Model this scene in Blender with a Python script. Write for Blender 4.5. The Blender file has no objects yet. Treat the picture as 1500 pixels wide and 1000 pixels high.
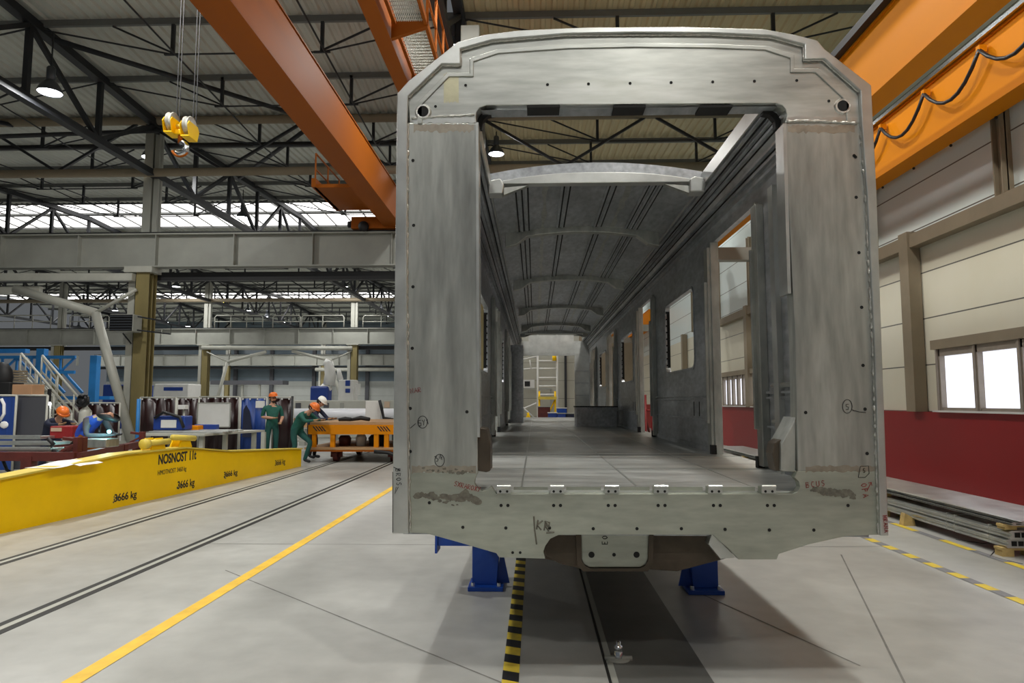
import bpy, bmesh, math, random
from mathutils import Vector, Matrix
random.seed(7)
SC = bpy.context.scene
COL = SC.collection
PI = math.pi
# ------------------------------------------------------------------ camera model
PITCH, YAW, EYE, FPX = math.radians(5.03), math.radians(1.9), 1.6, 1000.0
def ray(u, v):
    x = (u-750)/FPX; z = (500-v)/FPX
    y1 = math.cos(PITCH)-z*math.sin(PITCH); z1 = math.sin(PITCH)+z*math.cos(PITCH)
    return (x*math.cos(YAW)-y1*math.sin(YAW), x*math.sin(YAW)+y1*math.cos(YAW), z1)
def at(u, v, Y):
    a, b, c = ray(u, v); t = Y/b
    return Vector((a*t, Y, EYE+c*t))
def gnd(u, v, z=0.0):
    a, b, c = ray(u, v); t = (z-EYE)/c
    return Vector((a*t, b*t, z))
def atX(u, v, X):
    a, b, c = ray(u, v); t = X/a
    return Vector((X, b*t, EYE+c*t))
cam = bpy.data.cameras.new('camera'); camo = bpy.data.objects.new('camera', cam); COL.objects.link(camo)
cam.sensor_fit = 'HORIZONTAL'; cam.sensor_width = 36; cam.lens = 36*FPX/1500
cam.clip_start = .05; cam.clip_end = 500
camo.location = (0, 0, EYE); camo.rotation_euler = (PI/2+PITCH, 0, YAW)
SC.camera = camo

# ------------------------------------------------------------------ materials
def lin(h):
    h = h.lstrip('#'); out = []
    for i in (0, 2, 4):
        c = int(h[i:i+2], 16)/255
        out.append(c/12.92 if c <= .04045 else ((c+.055)/1.055)**2.4)
    return out
def mat(name, hexc, rough=.5, metal=0.0, var=0.0, scale=3.0, bump=0.0, stretch=(1, 1, 1), rvar=0.0, fine=0.0):
    m = bpy.data.materials.new(name); m.use_nodes = True
    nt = m.node_tree; N = nt.nodes; L = nt.links
    b = N['Principled BSDF']; c = lin(hexc)
    b.inputs['Roughness'].default_value = rough; b.inputs['Metallic'].default_value = metal
    b.inputs['Base Color'].default_value = (*c, 1)
    if var > 0 or bump > 0:
        geo = N.new('ShaderNodeNewGeometry'); mp = N.new('ShaderNodeMapping'); mp.inputs['Scale'].default_value = stretch
        L.new(geo.outputs['Position'], mp.inputs['Vector'])
        n = N.new('ShaderNodeTexNoise'); n.inputs['Scale'].default_value = scale; n.inputs['Detail'].default_value = 6; n.inputs['Roughness'].default_value = .6
        L.new(mp.outputs['Vector'], n.inputs['Vector'])
        r = N.new('ShaderNodeValToRGB')
        r.color_ramp.elements[0].position = .3; r.color_ramp.elements[1].position = .7
        r.color_ramp.elements[0].color = (*[max(0, x*(1-var)) for x in c], 1)
        r.color_ramp.elements[1].color = (*[min(1, x*(1+var*.7)) for x in c], 1)
        L.new(n.outputs['Fac'], r.inputs['Fac'])
        col = r.outputs['Color']
        if fine > 0:
            n2 = N.new('ShaderNodeTexNoise'); n2.inputs['Scale'].default_value = scale*9; n2.inputs['Detail'].default_value = 4
            L.new(mp.outputs['Vector'], n2.inputs['Vector'])
            mx = N.new('ShaderNodeMix'); mx.data_type = 'RGBA'; mx.blend_type = 'OVERLAY'; mx.inputs['Factor'].default_value = fine
            L.new(col, mx.inputs['A']); L.new(n2.outputs['Fac'], mx.inputs['B']); col = mx.outputs['Result']
        L.new(col, b.inputs['Base Color'])
        if rvar > 0:
            mr = N.new('ShaderNodeMapRange'); mr.inputs['To Min'].default_value = max(.05, rough-rvar); mr.inputs['To Max'].default_value = min(1, rough+rvar)
            L.new(n.outputs['Fac'], mr.inputs['Value']); L.new(mr.outputs['Result'], b.inputs['Roughness'])
        if bump > 0:
            bp = N.new('ShaderNodeBump'); bp.inputs['Strength'].default_value = bump; bp.inputs['Distance'].default_value = .02
            L.new(n.outputs['Fac'], bp.inputs['Height']); L.new(bp.outputs['Normal'], b.inputs['Normal'])
    return m
def emis(name, hexc, s):
    m = bpy.data.materials.new(name); m.use_nodes = True
    b = m.node_tree.nodes['Principled BSDF']
    b.inputs['Base Color'].default_value = (*lin(hexc), 1)
    b.inputs['Emission Color'].default_value = (*lin(hexc), 1); b.inputs['Emission Strength'].default_value = s
    return m
M = {}
M['alu'] = mat('brushed aluminium', 'b4b6b0', .4, .85, .28, 1.5, .06, (1, 1, .45), .16, .4)
M['alu_v'] = mat('vertically brushed aluminium', 'b6b8b2', .38, .85, .32, 2.6, .05, (1, 1, .16), .16, .4)
M['alu_h'] = mat('horizontally brushed aluminium', 'bcbeb8', .38, .85, .28, 2.6, .05, (.16, 1, 1), .16, .4)
M['alu_sill'] = mat('sanded aluminium plate', 'b2b6aa', .42, .8, .25, 2.0, .04, (.35, 1, 1.5), .1, .25)
M['alu_light'] = mat('bright aluminium', 'caccc8', .33, .85, .16, 4, .03, (1, 1, 1), .1)
M['tint'] = mat('heat tinted aluminium', 'a8a092', .4, .8, .3, 8)
M['tint_y'] = mat('yellow tinted aluminium', 'c6c2a4', .38, .8, .15, 8)
M['weld'] = mat('weld bead', 'd2d2cc', .3, .9, .25, 60, .3)
M['alu_in'] = mat('dull interior aluminium', 'b0b4b8', .4, .7, .34, 2.2, .04, (1, .35, 1), .14, .5)
M['alu_floor'] = mat('scuffed aluminium floor', 'b6b8b4', .36, .75, .3, 1.6, .05, (.5, 1.6, 1), .14, .45)
M['alu_floor_l'] = mat('sanded aluminium floor sheet', 'd4d6d2', .4, .7, .3, 2.2, .05, (.4, 1.8, 1), .14, .5)
M['brown_alu'] = mat('stained underframe metal', '50473c', .5, .5, .35, 5, .05)
M['dark'] = mat('dark recess', '101010', .8)
M['ink'] = mat('black marker ink', '1c1c1e', .7)
M['redink'] = mat('red marker ink', '8a2a26', .7)
M['smudge'] = mat('rub mark', '6e6b60', .7, .2, .5, 30)
M['truss'] = mat('dark grey painted steel', '282a2e', .55, .1, .15, 2)
M['steel_grey'] = mat('grey painted steel', '9b9c94', .5, .05, .14, .7, .0, (1, 1, 1), .1)
M['steel_pale'] = mat('pale grey painted steel', 'b0b0a6', .5, .05, .12, 1.5)
M['purlin'] = mat('purlin grey steel', '6c6e6c', .55, .1, .1, 2)
M['deck'] = mat('grey corrugated deck', 'c2c4bc', .6, .05, .1, .4)
M['deck_tan'] = mat('cream corrugated deck', 'c4b792', .55, .05, .1, .4)
M['orange_d'] = mat('burnt orange girder paint', '98500c', .62, 0, .12, .5, 0, (1, .3, 1), .1)
M['orange'] = mat('orange girder paint', 'd28000', .6, 0, .08, .6, 0, (1, .3, 1), .1)
M['yellow'] = mat('yellow beam paint', 'f6c600', .42, 0, .08, 1.2, 0, (1, 1, 1), .08)
M['yellow_pale'] = mat('faded yellow paint', 'd9c04e', .5, 0, .12, 4)
M['blue'] = mat('blue stand paint', '1647a4', .38, 0, .1, 4)
M['blue_g'] = mat('light blue gantry paint', '2c7fc4', .45, 0, .1, 3)
M['blue_d'] = mat('dark blue curtain', '1d3f86', .5, 0, .2, 4, .1, (6, 1, .6))
M['red_curtain'] = mat('dark red welding curtain', '260b0b', .4, 0, .4, 5, .1, (7, 1, .5))
M['black'] = mat('black paint', '161618', .6)
M['charcoal'] = mat('charcoal panel', '4a4b50', .6, 0, .08, 2)
M['white'] = mat('white paint', 'dcdcd8', .45, 0, .06, 3)
M['paper'] = mat('paper', 'eeeeea', .8)
M['wood'] = mat('raw timber', 'b08a62', .75, 0, .3, 8, .1, (.6, 8, 8))
M['pallet'] = mat('pallet timber', 'b39a62', .8, 0, .25, 10, .1)
M['card'] = mat('cardboard', 'b58c68', .8, 0, .08, 4)
M['jig'] = mat('oxide red steel', '5e2620', .55, .1, .3, 4)
M['rail_dark'] = mat('rail groove', '2a2a28', .6, .2, .3, 6)
M['lineyel'] = mat('yellow floor paint', 'e0b53a', .6, 0, .18, 5)
M['tapeyel'] = mat('yellow tape', 'd2b83c', .5, 0, .15, 12)
M['tapeblk'] = mat('black tape', '1e1e20', .5, 0, .2, 10)
M['tapegrey'] = mat('worn grey tape', '77777a', .55, 0, .2, 12)
M['seam'] = mat('floor joint filler', '7a7974', .8, 0, .3, 6)
M['trim_brown'] = mat('beige brown steel', '8b7f6a', .6, 0, .12, 1.5)
M['olive'] = mat('olive drab column paint', '80744a', .55, 0, .2, 1.2, 0, (1, 1, .4))
M['slab_dark'] = mat('darker concrete strip', '63635f', .4, 0, .3, 1.5)
M['winframe'] = mat('window frame', '93897c', .5, 0, .15, 4)
M['redwall'] = mat('red wall paint', '8e2022', .42, 0, .14, .5, 0, (1, .6, 1), .08)
M['glow'] = emis('daylit window glazing', 'eef2ff', 1.1)
M['sky'] = emis('daylit skylight glazing', 'fbf8f6', 3.0)
M['lamp'] = emis('lamp lens', 'f4f7ff', 14)
M['lampy'] = emis('yellow lamp lens', 'f0d860', 6)
M['arc'] = emis('welding arc light', '7ff5ff', 10)
M['glint_glow'] = emis('small lamp glint', 'f4f8ff', 18)  # glow of a reflected glint, not a light source of its own
M['bell'] = mat('lamp housing', '54585e', .35, .6)
M['skin'] = mat('skin', 'b98a70', .6)
M['hair'] = mat('dark hair', '231a16', .8)
M['green'] = mat('green overalls', '17564a', .75, 0, .15, 9, .1)
M['green_d'] = mat('dark green trousers', '164a44', .8, 0, .15, 9, .1)
M['navy'] = mat('navy work clothes', '1a2038', .8, 0, .2, 9, .1)
M['cobalt'] = mat('blue work jacket', '2742a0', .7, 0, .2, 9, .1)
M['greycloth'] = mat('grey work cloth', '4c494e', .8, 0, .15, 9, .1)
M['helmet'] = mat('orange hard hat', 'e8752a', .35)
M['helmetw'] = mat('white hard hat', 'eeece4', .35)
M['boot'] = mat('black boots', '18181a', .6)
M['glove'] = mat('leather work glove', '9c7a58', .8)
M['chrome'] = mat('polished steel', 'c8ccd0', .18, 1)
M['pink'] = mat('beige tin', 'c0a890', .6)
M['cable'] = mat('black cable', '121214', .5)
M['plastic_strip'] = mat('white machine roll', 'e8eaf0', .3)
M['hall_blue'] = mat('blue machine housing', '223f8c', .4, 0, .1, 3)
M['eye'] = mat('eye', '1a1512', .3)

for k_ in ('orange', 'orange_d', 'yellow'): M[k_].node_tree.nodes['Principled BSDF'].inputs['Specular IOR Level'].default_value = .18
def concrete():
    m = mat('polished concrete', 'a9a9a4', .34, 0, .2, .5, 0, (1, 1, 1), .12, .2)
    return m
M['concrete'] = concrete()
def panel_wall(name, hexa, hexb, z0, step):
    m = bpy.data.materials.new(name); m.use_nodes = True
    nt = m.node_tree; N = nt.nodes; L = nt.links; b = N['Principled BSDF']
    b.inputs['Roughness'].default_value = .32
    geo = N.new('ShaderNodeNewGeometry'); sp = N.new('ShaderNodeSeparateXYZ'); L.new(geo.outputs['Position'], sp.inputs[0])
    def mth(op, a, bb):
        n = N.new('ShaderNodeMath'); n.operation = op
        for i, x in enumerate((a, bb)):
            if isinstance(x, (int, float)): n.inputs[i].default_value = x
            else: L.new(x, n.inputs[i])
        return n.outputs[0]
    z = sp.outputs['Z']
    fr = mth('FRACT', mth('DIVIDE', mth('SUBTRACT', z, z0), step), 0)
    seam = mth('LESS_THAN', fr, .022/step)
    up = mth('GREATER_THAN', z, 4.5)
    no = N.new('ShaderNodeTexNoise'); no.inputs['Scale'].default_value = 1.2; no.inputs['Detail'].default_value = 5
    L.new(geo.outputs['Position'], no.inputs['Vector'])
    def mix(f, a, bb, bl='MIX'):
        n = N.new('ShaderNodeMix'); n.data_type = 'RGBA'; n.blend_type = bl
        if isinstance(f, float): n.inputs['Factor'].default_value = f
        else: L.new(f, n.inputs['Factor'])
        for k, x in (('A', a), ('B', bb)):
            if isinstance(x, list): n.inputs[k].default_value = (*x, 1)
            else: L.new(x, n.inputs[k])
        return n.outputs['Result']
    c = mix(up, lin(hexa), lin(hexb))
    c = mix(.12, c, no.outputs['Fac'], 'OVERLAY')
    c = mix(seam, c, lin('5c5a52'))
    L.new(c, b.inputs['Base Color'])
    return m
M['wall_r'] = panel_wall('cream wall panels', 'd8d4c0', 'dde8e6', 2.25, .84)
M['wall_p'] = panel_wall('grey cream partition', 'aeac9e', 'b4b4a8', .6, 1.2)
M['wall_b'] = panel_wall('grey cream far panels', 'a9aca8', '6c7a84', 1.0, 1.4)

# ------------------------------------------------------------------ mesh builder
class MB:
    def __init__(s): s.v = []; s.f = []; s.m = []; s.cur = 0; s.marks = []
    def new(s): s.marks.append((len(s.v), len(s.f))); return s
    def each(s, name, mats, parent=None, smooth=False, bevel=0.0):
        e = s.marks+[(len(s.v), len(s.f))]; out = []
        for (v0, f0), (v1, f1) in zip(e[:-1], e[1:]):
            if f1 == f0: continue
            q = MB(); q.v = s.v[v0:v1]; q.f = [[i-v0 for i in f] for f in s.f[f0:f1]]; q.m = s.m[f0:f1]; out.append(q.build(name, mats, parent, smooth, bevel))
        return out
    def mi(s, i): s.cur = i; return s
    def add(s, vs, fs):
        k = len(s.v); s.v += [Vector(v) for v in vs]
        for f in fs: s.f.append([k+i for i in f]); s.m.append(s.cur)
        return s
    def box(s, a, b):
        x0, x1 = sorted((a[0], b[0])); y0, y1 = sorted((a[1], b[1])); z0, z1 = sorted((a[2], b[2]))
        return s.add([(x0,y0,z0),(x1,y0,z0),(x1,y1,z0),(x0,y1,z0),(x0,y0,z1),(x1,y0,z1),(x1,y1,z1),(x0,y1,z1)],
                     [(0,3,2,1),(4,5,6,7),(0,1,5,4),(1,2,6,5),(2,3,7,6),(3,0,4,7)])
    def bar(s, p, q, w, h=None, up=(0, 0, 1)):
        h = h or w; p = Vector(p); q = Vector(q); d = (q-p).normalized(); up = Vector(up)
        if abs(d.dot(up)) > .98: up = Vector((0, 1, 0))
        r = d.cross(up).normalized(); u = r.cross(d).normalized()
        vs = []
        for c in (p, q):
            for a, b in ((-1,-1),(1,-1),(1,1),(-1,1)): vs.append(c+r*(a*w/2)+u*(b*h/2))
        return s.add(vs, [(0,1,2,3),(7,6,5,4),(0,4,5,1),(1,5,6,2),(2,6,7,3),(3,7,4,0)])
    def ibeam(s, p, q, w, h, t=.03):
        p = Vector(p); q = Vector(q); z = Vector((0, 0, 1))
        s.bar(p+z*(h/2-t/2), q+z*(h/2-t/2), w, t); s.bar(p-z*(h/2-t/2), q-z*(h/2-t/2), w, t); return s.bar(p, q, t, h-2*t)
    def path(s, pts, r, n=8, closed=False):
        pts = [Vector(p) for p in pts]; N = len(pts); vs = []
        prev = None
        for i, p in enumerate(pts):
            if closed: d = pts[(i+1) % N]-pts[i-1]
            else: d = pts[min(i+1, N-1)]-pts[max(i-1, 0)]
            d.normalize()
            a = prev if prev is not None else (Vector((0, 0, 1)) if abs(d.z) < .9 else Vector((1, 0, 0)))
            u = (a-d*a.dot(d)); 
            if u.length < 1e-5: u = d.orthogonal()
            u.normalize(); w = d.cross(u); prev = u
            rr = r[i] if isinstance(r, (list, tuple)) else r
            for k in range(n):
                t = 2*PI*k/n; vs.append(p+u*(rr*math.cos(t))+w*(rr*math.sin(t)))
        fs = []
        for i in range(N if closed else N-1):
            j = (i+1) % N
            for k in range(n): fs.append((i*n+k, i*n+(k+1) % n, j*n+(k+1) % n, j*n+k))
        if not closed: fs += [tuple(range(n))[::-1], tuple((N-1)*n+k for k in range(n))]
        return s.add(vs, fs)
    def tube(s, p, q, r, n=10, r2=None): return s.path([p, q], [r, r if r2 is None else r2], n)
    def lathe(s, c, prof, n=20, axis=(0, 0, 1)):
        c = Vector(c); ax = Vector(axis).normalized(); u = ax.orthogonal().normalized(); w = ax.cross(u); vs = []
        for r, h in prof:
            for k in range(n):
                t = 2*PI*k/n; vs.append(c+ax*h+u*(r*math.cos(t))+w*(r*math.sin(t)))
        fs = []
        for i in range(len(prof)-1):
            for k in range(n): fs.append((i*n+k, i*n+(k+1) % n, (i+1)*n+(k+1) % n, (i+1)*n+k))
        return s.add(vs, fs)
    def disc(s, c, r, axis, n=16):
        c = Vector(c); ax = Vector(axis).normalized(); u = ax.orthogonal().normalized(); w = ax.cross(u)
        return s.add([c+u*(r*math.cos(2*PI*k/n))+w*(r*math.sin(2*PI*k/n)) for k in range(n)], [tuple(range(n))])
    def prism(s, loops, vec):
        """loops: list of 3D loops in one plane (first outer, others holes), extruded along vec."""
        bm = bmesh.new(); es = []
        for lp in loops:
            vv = [bm.verts.new(Vector(p)) for p in lp]
            for i in range(len(vv)): es.append(bm.edges.new((vv[i], vv[(i+1) % len(vv)])))
        bmesh.ops.triangle_fill(bm, use_beauty=True, edges=es)
        g = bmesh.ops.extrude_face_region(bm, geom=bm.faces[:])
        bmesh.ops.translate(bm, vec=Vector(vec), verts=[e for e in g['geom'] if isinstance(e, bmesh.types.BMVert)])
        bmesh.ops.recalc_face_normals(bm, faces=bm.faces[:])
        bm.verts.index_update()
        s.add([v.co.copy() for v in bm.verts], [tuple(v.index for v in f.verts) for f in bm.faces]); bm.free()
        return s
    def sphere(s, c, r, n=12, sc=(1, 1, 1)):
        c = Vector(c); prof = []; vs = []; fs = []; h = n//2
        for i in range(h+1):
            a = PI*i/h
            for k in range(n):
                t = 2*PI*k/n
                vs.append(c+Vector((r*sc[0]*math.sin(a)*math.cos(t), r*sc[1]*math.sin(a)*math.sin(t), r*sc[2]*math.cos(a))))
        for i in range(h):
            for k in range(n): fs.append((i*n+k, (i+1)*n+k, (i+1)*n+(k+1) % n, i*n+(k+1) % n))
        return s.add(vs, fs)
    def build(s, name, mats, parent=None, smooth=False, bevel=0.0):
        if not isinstance(mats, (list, tuple)): mats = [mats]
        off = Vector((0, 0, 0)); p = parent
        while p is not None: off += p.location; p = p.parent
        me = bpy.data.meshes.new(name)
        me.from_pydata([v-off for v in s.v], [], s.f)
        for m in mats: me.materials.append(M[m] if isinstance(m, str) else m)
        if len(mats) > 1: me.polygons.foreach_set('material_index', s.m)
        if smooth: me.polygons.foreach_set('use_smooth', [True]*len(me.polygons))
        me.update()
        o = bpy.data.objects.new(name, me); COL.objects.link(o)
        if parent: o.parent = parent
        if bevel > 0:
            bv = o.modifiers.new('bevel', 'BEVEL'); bv.width = bevel; bv.segments = 2; bv.limit_method = 'ANGLE'
        return o
def tag(o, label=None, cat=None, group=None, kind=None):
    if label: o['label'] = label
    if cat: o['category'] = cat
    if group: o['group'] = group
    if kind: o['kind'] = kind
    return o
def thing(name, label, cat, loc=(0, 0, 0), group=None, kind=None):
    o = bpy.data.objects.new(name, None); COL.objects.link(o); o.location = loc; o.empty_display_size = .2
    return tag(o, label, cat, group, kind)
def dup(root, loc, label=None, rz=None):
    def rec(o, par):
        c = o.copy(); COL.objects.link(c)
        if par: c.parent = par
        for ch in list(o.children): rec(ch, c)
        return c
    r = rec(root, None); r.location = loc
    if label: r['label'] = label
    if rz is not None: r.rotation_euler.z = rz
    return r
ORD = ['first', 'second', 'third', 'fourth', 'fifth', 'sixth', 'seventh', 'eighth', 'ninth', 'tenth', 'eleventh', 'twelfth', 'thirteenth', 'fourteenth', 'fifteenth']

# ------------------------------------------------------------------ SETTING
XR, XL, Y0, Y1 = 7.1, -62.0, -9.0, 97.0
XW = 12.0
tag(MB().box((XL, Y0, -.1), (XR+.2, Y1, 0)).build('floor', 'concrete'), kind='structure')
b = MB(); b.box((XR, Y0, 0), (XR+.2, Y1, 6.95)); b.box((XR, Y0, 6.95), (XW, Y1, 7.05)); b.box((XW, Y0, 6.95), (XW+.2, Y1, 14)); tag(b.build('wall_right', 'wall_r'), kind='structure')
tag(MB().box((XL, Y1, 0), (XW+.2, Y1+.2, 14)).build('wall_back', 'wall_b'), kind='structure')
tag(MB().box((XR-.1, Y0, 0), (XR, Y1, 1.42)).build('baseboard_right', 'redwall'), kind='structure')
# roof: ridges at 9, 43, 77 ; valleys at 26, 60, 94
def roof_z(y):
    d = abs(((y-9+17) % 34)-17); return 13.0+.05*(17-d)
def deck(x0, x1, ya, yb, mb):
    per = .33; n = int((x1-x0)/per); xs = []
    for i in range(n):
        b = x0+i*per; xs += [(b, 0), (b+.10, 0), (b+.15, .07), (b+.28, .07)]
    xs.append((x0+n*per, 0))
    vs = []
    for y in (ya, yb):
        for x, h in xs: vs.append((x, y, roof_z(y)+h))
    k = len(xs); mb.add(vs, [(i, i+1, k+i+1, k+i) for i in range(k-1)])
SK = 2.9
cg, ct = MB(), MB()
for ya, yb in ((-8, 9), (9, 26), (26, 43-SK), (43+SK, 60), (60, 77-SK), (77+SK, 94), (94, 97)):
    deck(XL, -2.4, ya, yb, cg); deck(-2.4, XW, ya, yb, ct)
tag(cg.build('ceiling', 'deck'), kind='structure'); tag(ct.build('ceiling', 'deck_tan'), kind='structure')
for i, yr in enumerate((43, 77)):
    g = MB(); za, zb = roof_z(yr-SK)+.05, roof_z(yr)+.05
    g.add([(XL, yr-SK, za), (XW, yr-SK, za), (XW, yr, zb), (XL, yr, zb), (XL, yr+SK, za), (XW, yr+SK, za)], [(0, 1, 2, 3), (3, 2, 5, 4)])
    w = tag(g.build('window_%d' % (i+1), 'sky'), kind='structure')
    f = MB(); x = XL
    while x < XW:
        f.bar((x, yr-SK, za-.03), (x, yr, zb-.03), .06, .1); f.bar((x, yr+SK, za-.03), (x, yr, zb-.03), .06, .1); x += 1.24
    f.bar((XL, yr, zb-.06), (XW, yr, zb-.06), .35, .12)
    for yy in (yr-SK, yr+SK): f.bar((XL, yy, za-.04), (XW, yy, za-.04), .12, .16)
    f.build('mullion', 'purlin', w)
# floor markings (structure)
def strip(name, pts, w, m, z=.003):
    mb = MB()
    for p, q in zip(pts[:-1], pts[1:]):
        p = Vector((p[0], p[1], z)); q = Vector((q[0], q[1], z)); d = (q-p).normalized(); r = Vector((-d.y, d.x, 0))*(w/2)
        mb.add([p-r, q-r, q+r, p+r], [(0, 1, 2, 3)])
    return mb.build(name, m)
tag(strip('yellow_floor_line', [(-2.65, 1.5), (-2.65, 26)], .115, 'lineyel'), 'solid yellow painted line on the concrete between rail track and railcar', 'floor marking')
J = [[gnd(300, 796), gnd(660, 798)], [gnd(1140, 801), gnd(1300, 800)], [gnd(330, 835), gnd(760, 1010)], [gnd(1010, 862), gnd(1260, 975)], [gnd(1232, 812), gnd(1330, 1010)]]
for p in J: tag(strip('trim_1', p, .014, 'seam', .0015), kind='structure')
def tape(name, x, ya, yb, w, seg, mats, label, slant=0.0):
    mb = MB(); y = ya; k = 0
    while y < yb:
        mb.mi(k % 2); e = min(y+seg, yb)
        mb.add([(x-w/2, y-slant, .0035), (x+w/2, y+slant, .0035), (x+w/2, e+slant, .0035), (x-w/2, e-slant, .0035)], [(0, 1, 2, 3)]); y = e; k += 1
    return tag(mb.build(name, mats), label, 'floor tape')
tape('hazard_tape', -.145, 3.4, 20, .098, .135, ['tapeyel', 'tapeblk'], 'black and yellow hazard tape running on the floor under the railcar', -.02)
tape('hazard_tape', 3.9, 4.5, 16, .1, .2, ['tapeyel', 'tapegrey'], 'worn yellow and grey dashed tape nearest the railcar on the right floor', 0)
tape('hazard_tape', 4.72, 5.5, 16, .09, .55, ['tapeyel', 'tapegrey'], 'long dashed pale tape beside the stack of aluminium profiles', 0)
# sunken rails
for x, lb in ((-3.785, 'embedded floor rail nearer the yellow painted line'), (-5.33, 'embedded floor rail nearer the yellow lifting beam')):
    t = thing('floor_rail', lb, 'rail', (x, 12, 0))
    MB().box((x-.028, .5, -.02), (x+.028, 40, .004)).build('rail_head', 'steel_pale', t)
    g = MB(); g.box((x-.095, .5, -.02), (x-.03, 40, .0025)); g.box((x+.03, .5, -.02), (x+.095, 40, .0025)); g.build('groove', 'rail_dark', t)
tag(MB().box((.476, 1.0, 0), (1.02, 24, .0018)).build('trim_6', 'slab_dark'), kind='structure')  # floor strip in a darker concrete tone beside the rail groove
t = thing('floor_rail', 'dark floor rail groove under the middle of the railcar', 'rail', (.46, 8, 0))
MB().box((.44, 1.5, -.02), (.475, 26, .003)).build('rail_head', 'steel_grey', t)
MB().box((.42, 1.5, -.02), (.437, 26, .002)).build('groove', 'rail_dark', t)

# right wall trim: rails, columns, windows
def trim(n, mb, m, **k): return tag(mb.build('trim_%d' % n, m, bevel=k.get('bevel', 0)), kind='structure')
trim(2, MB().box((XR-.2, Y0, 4.42), (XR, 26, 4.66)), 'trim_brown')
for y in (2.95, 12.75, 22.4, 32.0):
    trim(3, MB().box((XR-.24, y-.15, 1.42), (XR-.02, y+.15, 4.72)), 'trim_brown')
for y in (2.2, 6.2, 10.2, 14.2, 18.2, 22.2, 26.2, 30.2):
    b = MB(); b.box((XR-.16, y-.1, 4.66), (XR, y-.075, 6.95)); b.box((XR-.16, y+.075, 4.66), (XR, y+.1, 6.95)); b.box((XR-.09, y-.1, 4.66), (XR-.07, y+.1, 6.95))
    trim(4, b, 'trim_brown')
for y0, y1, n in ((4.0, 12.05, 8), (15.2, 19.6, 0), (20.2, 25.6, 9), (32.6, 38, 5)):
    if n == 0: continue
    i = {8: 4, 9: 5, 5: 6}[n]
    w = tag(MB().box((XR-.03, y0, 1.45), (XR-.01, y1, 2.42)).build('window_%d' % i, 'glow'), kind='structure')
    f = MB()
    for k in range(n+1):
        y = y0+(y1-y0)*k/n; f.box((XR-.12, y-.055, 1.42), (XR-.005, y+.055, 2.5)); f.box((XR-.15, y-.02, 1.42), (XR-.1, y+.02, 2.5))
    f.box((XR-.1, y0, 1.42), (XR, y1, 1.5)); f.box((XR-.12, y0, 2.38), (XR, y1, 2.5))
    f.build('window_frame', 'winframe', w)
    MB().box((XR-.2, y0-.1, 1.42), (XR-.02, y1+.1, 1.45)).build('window_sill', 'white', w)
    MB().box((XR-.18, y0-1.0, 2.5), (XR-.02, y1+.1, 2.66)).build('window_header', 'trim_brown', w)

# ------------------------------------------------------------------ HALL STRUCTURE
FX = [-2.2, -15.2, -29.2, -42.8, -56.0]
names_x = ['nearest the railcar', 'left of the big orange girder', 'two bays left of the railcar', 'three bays left of the railcar', 'at the far left']
# main roof trusses (one per frame line per bay)
for xi, x in enumerate(FX):
    for bi, (ya, yb) in enumerate(((-8, 26), (26, 60), (60, 94))):
        if bi == 0 and xi > 2: continue
        t = thing('roof_truss', 'dark steel roof truss %s, %s' % (names_x[xi], ['over the near bay', 'over the second bay', 'over the farthest bay'][bi]), 'roof truss', (x, (ya+yb)/2, 10.4), 'roof trusses')
        tc = MB(); ym = (ya+yb)/2
        tc.bar((x, ya, roof_z(ya)-.3), (x, ym, roof_z(ym)-.3), .3, .26); tc.bar((x, ym, roof_z(ym)-.3), (x, yb, roof_z(yb)-.3), .3, .26); tc.build('top_chord', 'truss', t)
        MB().bar((x, ya, 10.65), (x, yb, 10.65), .28, .24).build('bottom_chord', 'truss', t)
        po, di = MB(), MB(); n = 10; st = (yb-ya)/n
        for k in range(n):
            y = ya+st*k; yn = y+st
            if k: po.new().bar((x, y, 10.65), (x, y, roof_z(y)-.3), .16, .16)
            if k % 2 == 0: di.new().bar((x, y, roof_z(y)-.4), (x, yn, 10.7), .14, .14)
            else: di.new().bar((x, y, 10.7), (x, yn, roof_z(yn)-.4), .14, .14)
        po.each('post', 'truss', t); di.each('diagonal', 'truss', t)
# longitudinal trusses on the runway lines
for yi, y in enumerate((26, 60)):
    t = thing('longitudinal_truss', ['steel truss of tubes running across above the near crane runway', 'steel truss of tubes running across above the second crane runway'][yi], 'roof truss', (-20, y, 10.5))
    a = MB(); a.tube((XL, y, 12.85), (XW-.1, y, 12.78), .17); a.build('top_chord', 'trim_brown', t, True)
    a = MB(); a.tube((XL, y, 10.68), (XW-.1, y, 10.68), .17); a.build('bottom_chord', 'trim_brown', t, True)
    d = MB(); x = -2.2-13.5*4
    while x < XW-3:
        xs = 13.5/4
        for k in range(4):
            p, q = (12.8, 10.75) if k % 2 == 0 else (10.75, 12.8)
            if x+xs*(k+1) < XW: d.new().bar((x+xs*k, y, p), (x+xs*(k+1), y, q), .1, .1)
        x += 13.5
    d.each('diagonal', 'truss', t)
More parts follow.
